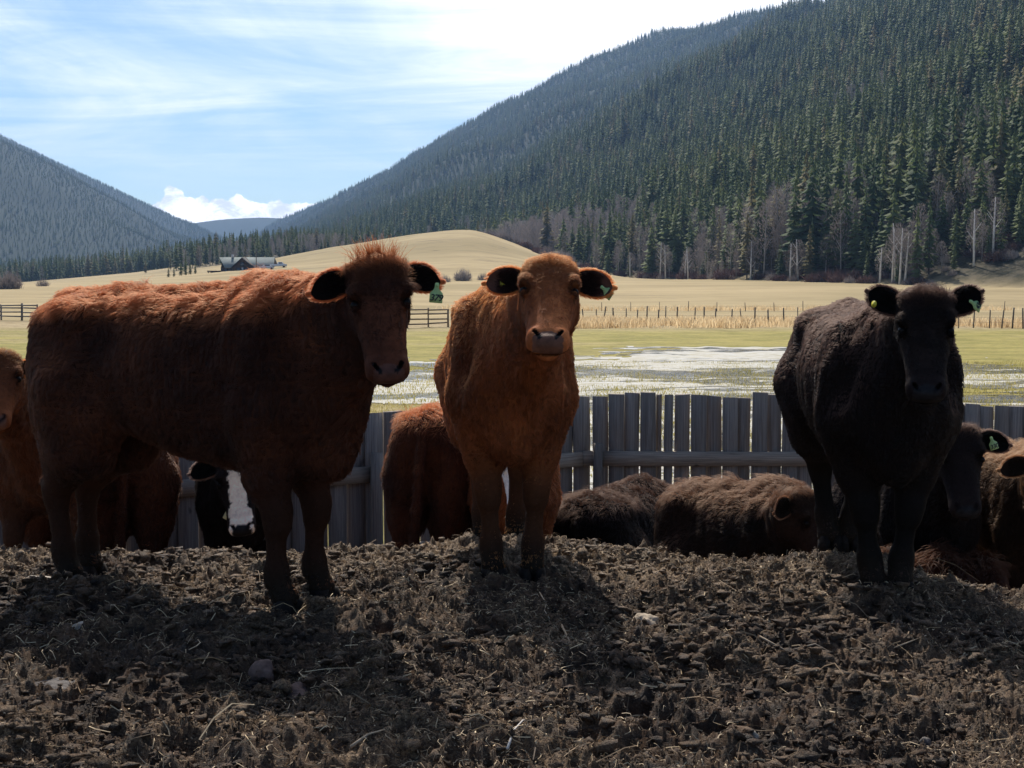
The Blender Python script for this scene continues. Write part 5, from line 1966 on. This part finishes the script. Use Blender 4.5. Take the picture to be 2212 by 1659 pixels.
def build_bushes():
    rng = np.random.default_rng(21)
    redm = tree_mat('red_twigs', (.085, .045, .045), (.14, .085, .075), trans=.2)
    grey = bush_mesh(1, 9, 6, 420, TWIG); red = bush_mesh(2, 7, 3.0, 320, redm); small = bush_mesh(3, 4, 2.4, 240, TWIG)
    def put(me, px, Y, s, label, group=None, name='bare_bush'):
        x, y, z = at_px(px, Y)
        o = obj(name, me, None, (x, y, z)); o.scale = (s, s, s); o.rotation_euler.z = rng.uniform(0, 6)
        tag(o, label, 'bush', group)
    put(grey, 22, 300, .72, 'round grey leafless bush at the left edge beyond the pasture')
    put(small, 95, 330, .9, 'small pinkish bare bush right of the round grey bush')
    put(grey, 1000, 330, .55, 'grey bare bush seen right of the 379 ear tag')
    put(small, 960, 320, .9, 'small grey bush beside the 379 ear tag')
    put(small, 1045, 335, .9, 'low bare bush behind the back of the middle calf')
    put(red, 1560, 372, .9, 'low reddish bare bush at the edge of the wood')
    put(red, 1600, 378, .7, 'smaller reddish bush right of the low reddish bush')
    g = 'brush along the lower edge of the wood'
    for k in range(90):
        px = rng.uniform(1240, 2250); Y = 400
        # walk to the foot of the slope
        for Yk in np.arange(300, 900, 4):
            x = (px - 1106) / FPX * Yk
            if wood_mask(np.array([x]), np.array([float(Yk)]))[0] > .3:
                Y = Yk + rng.uniform(-6, 8); break
        put(red if rng.random() < .5 else small, px, Y, rng.uniform(.4, 1.1), 'low bare brush at the foot of the wooded slope', g)
    for k in range(40):
        a = rng.random(); px = 1040 + 190 * a; Y = 610 - 110 * a + rng.uniform(-14, 14)
        put(red if rng.random() < .6 else grey, px, Y, rng.uniform(.6, 1.2), 'mauve bare brush on the right flank of the grassy knoll', 'brush on the knoll')
    # conifers by the house, birches and snags
    con = bpy.data.objects['conifer_tree']
    cm = [c.data for c in con.children]
    def small_con(px, Y, s, label, group=None):
        x, y, z = at_px(px, Y)
        r = empty('conifer_tree', (x, y, z - .1), rng.uniform(0, 6)); r.scale = (s * 1.35, s * 1.35, s)
        for me in cm: obj(me.name.split('.')[0], me, r)
        tag(r, label, 'tree', group)
    for px, s in ((366, .20), (378, .18), (393, .26), (403, .30), (413, .24), (424, .2)):
        small_con(px, 470, s, 'small round evergreen in the clump left of the farmhouse', 'evergreens left of the farmhouse')
    # birches with pale trunks
    bm = simple_mat('birch_bark', (.62, .58, .52), (.80, .77, .72), 1.5, .7)
    def birch(px, Y, h, label, lean=0, crown=True, group=None, name='birch_tree'):
        x, y, z = at_px(px, Y)
        r = empty(name, (x, y, z - .2))
        m = MB(); m.tube([(0, 0, -.5), (lean * h * .5, 0, h * .5), (lean * h, .1, h)], [.26, .20, .06], 6)
        for k in range(3 if crown else 1):
            zz = h * rng.uniform(.3, .8); a = rng.choice([-1, 1])
            m.tube([(lean * zz, 0, zz), (lean * zz + a * h * .12, 0, zz + h * .17)], [.10, .03], 4, False)
        m.build('trunk', bm, r)
        if crown:
            cr = bpy.data.objects['aspen_tree'].children
            me = [c.data for c in cr if c.data.name.startswith('crown')][0]
            o = obj('crown', me, r); o.scale = (h / 14,) * 3; o.location.x = lean * h * .4
        tag(r, label, 'tree', group)
    birch(1835, 385, 11.0, 'tall bleached dead trunk without a crown at the edge of the wood', .01, False, None, 'dead_tree')
    birch(1843, 384, 6.0, 'short leaning dead trunk right of the tall bleached one', .22, False, None, 'dead_tree')
    g = 'pale birches along the edge of the wood'
    for px, h, ln in ((1425, 12, .03), (1437, 11, -.03), (1478, 9, .06), (1486, 10, -.05), (1705, 9, .02), (1722, 10, -.04), (1898, 8, .05), (1925, 12, .03), (1932, 13, -.05), (1941, 12, .04), (1952, 11, .07), (2100, 12, 0), (2140, 13, .03), (1360, 9, .0), (1620, 10, .02)):
        Yk = 380 + rng.uniform(0, 14)
        for Yq in np.arange(300, 900, 4):
            x = (px - 1106) / FPX * Yq
            if wood_mask(np.array([x]), np.array([float(Yq)]))[0] > .3:
                Yk = Yq - 2; break
        birch(px, Yk, h, 'pale birch trunk at the front of the wooded slope', ln, True, g)
    # valley-floor conifers on the left
    k = 0
    gl = 'conifers lining the valley floor on the left'
    px = 40
    while px < 620:
        Y = rng.uniform(905, 965)
        h = rng.uniform(.60, 1.0) * np.interp(px, [0, 100, 350, 620], [.70, .95, 1.0, .9])
        x, y, z = at_px(px, Y)
        k += 1
        r = empty('conifer_tree', (x, y, z - .3), rng.uniform(0, 6)); r.scale = (h * 1.2, h * 1.2, h)
        mm = meshes_c[int(rng.integers(0, len(meshes_c)))]
        for me in mm: obj(me.name.split('.')[0], me, r)
        tag(r, 'dark conifer in the row across the valley floor left of the farmhouse', 'tree', gl)
        px += rng.uniform(3.2, 8.0) + (14 if rng.random() < .06 else 0)


meshes_c = []
for o_ in bpy.data.objects:
    if o_.name.startswith('conifer_tree') and len(meshes_c) < 6:
        ms = [c.data for c in o_.children]
        if ms and all(ms[0] is not q[0] for q in meshes_c): meshes_c.append(ms)
build_house()
build_fences_far()
build_grasses()
build_flood()
build_bushes()


def build_haze():
    m, t, out = new_mat('valley_haze')
    v = t.n('ShaderNodeVolumePrincipled')
    v.inputs['Color'].default_value = (.38, .61, 1.0, 1)
    v.inputs['Density'].default_value = 0.000085
    v.inputs['Anisotropy'].default_value = 0.2
    t.l(v.outputs[0], out.inputs['Volume'])
    mb = MB(); mb.box((0, 3600, 380), (19000, 7900, 770))
    o = mb.build('haze', m)
    tag(o, 'thin blue haze filling the valley', None, None, 'stuff')


build_haze()
# ------------------------------------------------------------------ the herd
BROWN = dict(col=(.125, .040, .018), dark=(.042, .016, .010), legcol=(.042, .020, .013), lit_topcol=(.74, .240, .080), nose=(.140, .060, .043), earcol=(.010, .006, .005))  # top colours have sunlight painted in, far brighter than the coat
LIGHT = dict(col=(.46, .148, .050), dark=(.20, .064, .025), legcol=(.080, .035, .019), lit_topcol=(.92, .40, .115), nose=(.27, .122, .078), earcol=(.024, .012, .010))
BLACK = dict(col=(.012, .009, .009), dark=(.020, .014, .012), legcol=(.014, .012, .011), lit_topcol=(.20, .105, .075), nose=(.020, .018, .020), earcol=(.006, .005, .005))
DUN = dict(col=(.12, .060, .028), dark=(.050, .027, .016), legcol=(.036, .021, .015), lit_topcol=(.52, .27, .12), nose=(.06, .04, .034), earcol=(.03, .018, .012))


def rp(px, py, Y):
    return tuple(ray_point(px, py, Y))


HERD = 'herd of young cattle in the yard'
CATTLE = {}
CATTLE['a'] = build_cow(dict(BROWN, seed=1, label='shaggy dark red-brown calf standing side-on, green tag 379 in its ear', hairs=240000, col=(.118, .040, .020), dark=(.040, .016, .011), group=HERD,
    front=(-.76, 5.19), hind=(-1.74, 5.78), lx=1.13, hz=.975, wy=.94, thick=1.04, fine=.0055, narrow=.02, feet=dict(hl=(-.085, -.02)),
    headw=dict(poll=rp(812, 586, 4.80), look=(.16, -1), tilt=63, roll=3, size=.90),
    ear={1: dict(up=.10, len=.95), -1: dict(up=.02, len=.95)}, pollhair=.051, tuft=1.4, topl=.8, hair=.018, lock=.026))
CATTLE['b'] = build_cow(dict(LIGHT, seed=2, label='light orange-brown calf in the middle facing the viewer with a yellow ear button', hairs=210000, group=HERD,
    front=(.0, 5.82), hind=(-.06, 6.72), lx=.98, hz=1.0, wy=.97, thick=1.04, fine=.0055, narrow=.05, tail=False,
    headw=dict(poll=rp(1187, 594, 5.36), look=(.02, -1), tilt=39, roll=-3, size=.97), eartip=(.15, .070, .048),
    ear={1: dict(up=-.02, len=.95, droop=.012), -1: dict(up=.0, len=.95, droop=.012)}, pollhair=.045, hair=.017, side=-.10, lock=.020, topl=.4, tuft=.4))
CATTLE['c'] = build_cow(dict(BLACK, seed=3, label='black calf standing on the right and facing the viewer, brown sheen on its back', hairs=190000, group=HERD,
    front=(1.475, 5.62), hind=(1.505, 6.52), zh=.0, lx=.98, hz=.925, wy=1.06, thick=1.08, fine=.0055, narrow=.085, tail=False,
    headw=dict(poll=rp(1998, 652, 5.22), look=(-.22, -1), tilt=60, roll=0, size=.88),
    ear={1: dict(up=.62, len=1.0, droop=.0), -1: dict(up=.60, len=1.0, droop=.0)}, pollhair=.045, hair=.015, side=-.05, lock=.018, topl=.5, tuft=.4))
CATTLE['d'] = build_cow(dict(LIGHT, col=(.15, .048, .019), dark=(.06, .022, .011), seed=4, label='red-brown calf cut by the left edge, looking past the rump of the tag 379 calf', hairs=60000, group=HERD,
    front=(-2.47, 7.35), hind=(-2.62, 8.3), lx=1.0, hz=.98, wy=1.0, res=.02,
    headw=dict(poll=rp(2, 782, 7.0), look=(.25, -1), tilt=62, size=.98)))
CATTLE['e'] = build_cow(dict(BROWN, seed=5, label='red-brown calf turned away, its hind legs seen under the belly of the tag 379 calf', hairs=40000, group=HERD,
    front=(-2.40, 9.1), hind=(-2.21, 8.15), hz=.98, res=.02, headl=dict(poll=(.95, .1, .95), look=(1, .2, 0), tilt=70, size=.95)))
CATTLE['g'] = build_cow(dict(BLACK, seed=6, label='black calf with white blaze and cream ear tag, under the belly of the 379 calf', hairs=50000, group=HERD,
    front=(-1.60, 8.45), hind=(-1.78, 9.4), hz=.95, res=.012, face=(.80, .66, .52), blaze=True, nose=(.02, .017, .017),
    headw=dict(poll=rp(506, 990, 7.92), look=(.10, -1), tilt=72, roll=7, size=.98)))
CATTLE['h'] = build_cow(dict(BROWN, seed=7, label='rust-brown calf turned away between the two red calves, rump towards the viewer', hairs=70000, group=HERD,
    front=(-.36, 9.45), hind=(-.52, 8.5), hz=1.06, wy=1.06, res=.018, side=.0, topl=1.0, headl=dict(poll=(.95, -.25, .8), look=(1, -.2, 0), tilt=70, size=.95)))
CATTLE['i'] = build_cow(dict(LIGHT, seed=8, label='white-faced calf whose face shows between the legs of the middle calf', hairs=40000, group=HERD,
    front=(.02, 8.35), hind=(-.02, 9.3), hz=.92, res=.012, face=(.85, .80, .74), nose=(.26, .13, .11),
    headw=dict(poll=rp(1124, 948, 7.9), look=(-.05, -1), tilt=78, roll=2, size=1.08), ear={1: dict(skip=True)}))
CATTLE['j'] = build_cow(dict(BLACK, seed=9, label='black calf with brown back lying by the fence, rump towards the viewer', hairs=60000, group=HERD, lying=True, drop=-.47,
    front=(.86, 9.75), hind=(.50, 9.0), hz=1.0, wy=1.06, res=.018, lit_topcol=(.10, .045, .028), topl=.7, headl=dict(poll=(.86, -.25, .62), look=(1, -.6, 0), tilt=45, size=.95)))  # here the painted top tone also carries the brown back
CATTLE['k'] = build_cow(dict(DUN, seed=10, label='dun-brown calf lying beside the front legs of the black calf, dark neck and ear', hairs=80000, group=HERD, lying=True, drop=-.42,
    col=(.040, .021, .014), dark=(.014, .010, .008), lit_topcol=(.27, .125, .065),
    front=(1.47, 7.75), hind=(1.13, 8.25), hz=1.0, wy=1.06, lx=.80, res=.018, topl=.7, headw=dict(poll=rp(1722, 1075, 7.38), look=(.8, -.6), tilt=68, size=.95)))
CATTLE['l'] = build_cow(dict(BLACK, seed=11, label='black calf with green tag 330 peering out behind the standing black calf', hairs=60000, group=HERD,
    front=(2.26, 7.6), hind=(2.20, 8.55), hz=.92, res=.018, headw=dict(poll=rp(2070, 938, 7.1), look=(-.12, -1), tilt=66, size=.98),
    ear={1: dict(up=.05, len=1.0), -1: dict(up=.0)}))
CATTLE['m'] = build_cow(dict(DUN, seed=12, label='tan-brown calf cut off by the right edge behind the black calves', hairs=70000, group=HERD,
    front=(2.92, 7.85), hind=(2.78, 8.75), hz=.95, res=.018, headw=dict(poll=rp(2262, 992, 7.45), look=(.1, -1), tilt=62, size=1.0)))
CATTLE['n'] = build_cow(dict(BROWN, seed=13, label='rusty calf lying low on the ground behind the hooves of the black calf', hairs=30000, group=HERD, lying=True, drop=-.64, tail=False,
    front=(2.24, 7.8), hind=(2.17, 7.15), hz=.95, wy=.8, lx=.75, res=.02, lit_topcol=(.06, .02, .01), headl=dict(poll=(.50, .2, .22), look=(1, .5, 0), tilt=40, size=.85)))

c = CATTLE['a']
ear_tag(c, rp(944, 618, 4.74), (.10, -1, .05), .066, 'green', '379', roll=math.radians(-5), label='green flag tag numbered 379')
c = CATTLE['b']
button_tag(c, rp(1084, 614, 5.36), (.1, -1, .1), .012, 'yellow', True)
ear_tag(c, rp(1302, 622, 5.33), (.45, -.85, .12), .060, 'green', '22', roll=math.radians(50))
c = CATTLE['c']
button_tag(c, rp(1888, 657, 5.24), (-.95, -.5, .1), .0125, 'yellow')
ear_tag(c, rp(2098, 652, 5.19), (.40, -.85, .25), .056, 'green', '43', roll=math.radians(58))
c = CATTLE['l']
ear_tag(c, rp(2142, 948, 7.02), (.10, -1, .1), .066, 'green', '330', roll=math.radians(18), label='green flag tag numbered 330')
c = CATTLE['g']
ear_tag(c, rp(503, 1099, 7.84), (.0, -1, .1), .085, 'cream', None, roll=math.radians(-28), label='cream ear tag')
# ------------------------------------------------------------------ litter, stones and sticks of the yard
def yz(x, y):
    m = sstep(y, 2.9, 3.3) * sstep(y, 12.0, 9.0)
    return ground_z(x, y) + yard_detail(x, y) * (0.25 + 0.75 * m)


def yz1(x, y):
    return float(yz(np.array([x]), np.array([y]))[0])


def rock_mesh(name, seed, r, mat, sub=4, rough=.24):
    import bmesh
    bm = bmesh.new(); bmesh.ops.create_icosphere(bm, subdivisions=sub, radius=1)
    V = np.array([v.co[:] for v in bm.verts]); F = np.array([[v.index for v in f.verts] for f in bm.faces]); bm.free()
    n = fbm(V[:, 0] * 1.3 + seed, V[:, 1] * 1.3, 4, seed, z=V[:, 2] * 1.3)
    V = V * (1 + rough * 2 * n)[:, None] * np.array(r)
    return mesh_np(name, V, F, [mat], True)


def scatter_yard(n, seed, ymin=3.2, ymax=7.6):
    rng = np.random.default_rng(seed)
    y = ymin + (ymax - ymin) * rng.random(n) ** .9
    x = rng.uniform(-.38, .38, n) * y
    return x, y, rng


def strip_litter(name, label, n, seed, lmin, lmax, w, mats, curl=.3, up=.35, ymax=7.6, patch=True):
    """thin bent stalks, three segments each"""
    x, y, rng = scatter_yard(n, seed, ymax=ymax)
    if patch:
        k = vnoise(x * 1.7, y * 1.7, seed=seed) + rng.normal(0, .35, n) > -.1
        x, y = x[k], y[k]; n = len(x)
    z = yz(x, y)
    a = rng.uniform(0, 6.28, n); L = rng.uniform(lmin, lmax, n) * rng.uniform(.4, 1, n)
    d = np.stack([np.cos(a), np.sin(a), rng.normal(0, up, n)], 1)
    b = rng.normal(0, curl, (n, 3)) * L[:, None]; b[:, 2] = np.abs(b[:, 2])
    c = np.stack([x, y, z + .004], 1)
    P = [c - d * L[:, None] * .5, c - d * L[:, None] * .17 + b * .8, c + d * L[:, None] * .17 + b, c + d * L[:, None] * .5]
    for k in (0, 1, 2, 3):
        zz = yz(P[k][:, 0], P[k][:, 1]) + .001
        P[k][:, 2] = np.maximum(P[k][:, 2], zz)
    s = unit_rows(np.cross(d, rng.normal(0, 1, (n, 3)))) * (w * rng.uniform(.5, 1.4, n))[:, None]
    V = []
    for q in P: V += [q - s, q + s]
    V = np.stack(V, 1).reshape(-1, 3)
    i = np.arange(n)[:, None] * 8
    F = np.concatenate([i + np.array([0, 1, 3, 2]), i + np.array([2, 3, 5, 4]), i + np.array([4, 5, 7, 6])])
    mi = np.tile(rng.integers(0, len(mats), n), 3)
    o = obj(name, mesh_np(name, V, F, mats, False, mi))
    return tag(o, label, None, None, 'stuff')


def clods(name, label, n, seed, smin, smax, mat, ymax=7.6):
    """many lumps of dried mud as one mesh"""
    import bmesh
    bm = bmesh.new(); bmesh.ops.create_icosphere(bm, subdivisions=1, radius=1)
    B = np.array([v.co[:] for v in bm.verts]); F0 = np.array([[v.index for v in f.verts] for f in bm.faces]); bm.free()
    x, y, rng = scatter_yard(n, seed, ymax=ymax)
    k = vnoise(x * 2.3, y * 2.3, seed=seed) + rng.normal(0, .4, n) > 0
    x, y = x[k], y[k]; n = len(x)
    s = smin + (smax - smin) * rng.random(n) ** 3
    z = yz(x, y) + s * .15
    J = B[None] * (1 + rng.normal(0, .42, (n, len(B), 1)))
    ax = rng.uniform(.6, 1.3, (n, 1, 3)); ax[..., 2] *= .6
    a = rng.uniform(0, 6.28, n); ca, sa = np.cos(a)[:, None], np.sin(a)[:, None]
    J = J * ax
    X = J[..., 0] * ca - J[..., 1] * sa; Y = J[..., 0] * sa + J[..., 1] * ca
    V = np.stack([x[:, None] + X * s[:, None], y[:, None] + Y * s[:, None], z[:, None] + J[..., 2] * s[:, None]], -1).reshape(-1, 3)
    F = (F0[None] + (np.arange(n) * len(B))[:, None, None]).reshape(-1, 3)
    return tag(obj(name, mesh_np(name, V, F, [mat], False)), label, None, None, 'stuff')


def build_litter():
    s1 = simple_mat('straw_pale', (.46, .33, .19), (.60, .46, .28), 30, .7)
    s2 = simple_mat('straw_brown', (.17, .115, .065), (.28, .19, .11), 30, .8)
    s3 = simple_mat('straw_dark', (.055, .037, .024), (.10, .068, .042), 30, .8)
    mud = bpy.data.materials['trodden_mud']
    clods('mud_clods', 'loose clods of dried mud and manure', 34000, 61, .004, .027, mud)
    clods('mud_crumbs', 'small crumbs of mud', 70000, 62, .002, .007, mud, 6.6)
    strip_litter('straw', 'trampled straw and hay stems on the mud', 26000, 63, .02, .060, .0011, [s1, s1, s2, s2, s3])
    strip_litter('hay_chaff', 'short chaff pressed into the mud', 90000, 64, .006, .022, .0015, [s1, s2, s3, s2, s3, s3])
    strip_litter('long_straw', 'longer dry stalks', 1100, 65, .09, .24, .0014, [s1, s2, s2], .12, .12)
    # stones
    tan = simple_mat('tan_stone', (.30, .235, .165), (.46, .37, .27), 22, .85, .5)
    pale = simple_mat('pale_stone', (.26, .22, .175), (.50, .44, .36), 26, .85, .4)
    red = simple_mat('reddish_stone', (.10, .062, .052), (.17, .11, .09), 26, .9, .5)
    grey = simple_mat('grey_stone', (.070, .060, .054), (.17, .15, .135), 30, .9, .6)
    u = lambda Y: Y / FPX
    def stone(px, py, wpx, hpx, mat, label, seed, sink=.25, flat=.8):
        g = ground_hit(px, py + hpx * .3)
        x, y, z = g
        r = wpx * .5 * u(y)
        me = rock_mesh('stone', seed, (r, r * .85, hpx * .55 * u(y) * flat + .01), mat)
        o = obj('stone', me, None, (x, y, yz1(x, y) + r * .1))
        o.rotation_euler = (.1, .1, seed * 1.3)
        tag(o, label, 'stone')
    stone(1396, 1332, 66, 46, tan, 'tan stone lying right of the middle calf front hooves', 3)
    stone(92, 1250, 96, 26, pale, 'pale flat stone beside the hind hoof of the tag 379 calf', 5, flat=.9)
    stone(176, 1338, 72, 26, pale, 'pale rough stone in the shadow under the hind leg of the tag 379 calf', 6)
    stone(566, 1446, 58, 50, red, 'round reddish stone, the left of two in the shadow of the tag 379 calf', 7)
    stone(636, 1468, 84, 46, red, 'reddish stone, the right and wider of two in the shadow of the tag 379 calf', 8)
    stone(112, 1458, 120, 34, grey, 'broad grey crumbling lump of stone near the left edge', 9)
    stone(1626, 1596, 26, 24, pale, 'small smooth pale pebble near the bottom of the picture', 10)
    stone(1998, 1580, 34, 26, grey, 'small grey stone near the bottom right corner', 11)
    stone(1175, 1158, 22, 12, pale, 'pale pebble on the crest of the mound behind the middle calf', 12)
    stone(655, 1275, 22, 18, grey, 'small stone between the front hooves of the tag 379 calf', 13)
    wood = simple_mat('stick_wood', (.30, .22, .14), (.46, .36, .25), 40, .8)
    dkw = simple_mat('dark_stick_wood', (.085, .058, .040), (.15, .11, .08), 40, .8)
    def stick(pp, r, mat, label, lift=.012, name='stick'):
        P = []
        for k, (px, py) in enumerate(pp):
            x, y, z = ground_hit(px, py)
            P.append(Vector((x, y, yz1(x, y) + lift)))
        m = MB(); n = len(P)
        m.tube(P, [r * (1 - .6 * k / (n - 1)) for k in range(n)], 6)
        o = m.build(name, mat, None, True)
        tag(o, label, 'stick')
    stick([(1213, 1352), (1240, 1388), (1268, 1420), (1297, 1450)], .0045, wood, 'long straight stalk slanting down in the middle of the mud')
    stick([(1165, 1290), (1180, 1318), (1176, 1335), (1188, 1345)], .003, wood, 'thin crooked stalk just below the middle calf hooves')
    stick([(1640, 1400), (1700, 1412), (1760, 1416), (1800, 1412)], .0045, wood, 'thin curved branch lying on the mud below the black calf, left piece')
    stick([(1860, 1412), (1930, 1418), (2000, 1410)], .004, wood, 'thin straight branch on the mud below the black calf, right piece')
    stick([(2020, 1358), (2032, 1342), (2042, 1332)], .004, wood, 'short upright twig below the right edge of the black calf')
    stick([(1560, 1330), (1590, 1365), (1620, 1390), (1650, 1405)], .005, dkw, 'brown curved stem running down to the thin curved branch')
    stick([(1096, 1655), (1110, 1620), (1130, 1590), (1160, 1568)], .0035, simple_mat('pale_stem', (.5, .46, .42)), 'pale grass stem rising from the bottom edge', .03)
    stick([(758, 1628), (795, 1612), (832, 1596)], .0045, wood, 'pale stick near the bottom left of centre')
    stick([(565, 1368), (600, 1378), (640, 1392)], .011, dkw, 'dark half buried branch in the shadow of the tag 379 calf')
    stick([(480, 1500), (520, 1522), (560, 1545)], .012, dkw, 'dark rotten stick below the two reddish stones')
    # wood scraps on the crest
    def scrap(px, py, L, ang, mat, label, r=.02, tilt=.3):
        x, y, z = ground_hit(px, py)
        m = MB(); m.tube([(-L / 2, 0, 0), (0, .004, .006), (L / 2, 0, 0)], [r, r * 1.1, r * .6], 6)
        o = m.build('wood_scrap', mat, None, True)
        o.location = (x, y, yz1(x, y) + .03); o.rotation_euler = (0, -tilt, ang)
        tag(o, label, 'stick')
    scrap(1352, 1180, .22, .9, wood, 'pale splinter of wood on the crest below the lying black calf', .008, .45)
    stick([(1655, 1193), (1690, 1172), (1722, 1168)], .004, wood, 'bare forked twig on the crest in front of the lying dun calf', .06)
    # dark lumps on the crest line
    def lump(px, py, w, h, seed, label):
        x, y, z = ground_hit(px, py)
        r = w * .5 * u(y)
        me = rock_mesh('mud_lump', seed, (r, r * .7, h * .6 * u(y)), mud, 4, .34)
        o = obj('mud_lump', me, None, (x, y, yz1(x, y)))
        tag(o, label, 'mud lump')
    lump(1350, 1190, 105, 46, 31, 'big lump of manure on the crest below the lying black calf')
    lump(1590, 1205, 110, 48, 32, 'dark lump of mud on the crest below the lying dun calf')
    lump(130, 1178, 90, 36, 33, 'mud lump on the crest behind the hind legs of the tag 379 calf')
    lump(1230, 1165, 60, 18, 34, 'small mud lump on the crest beside the pale pebble')


build_litter()
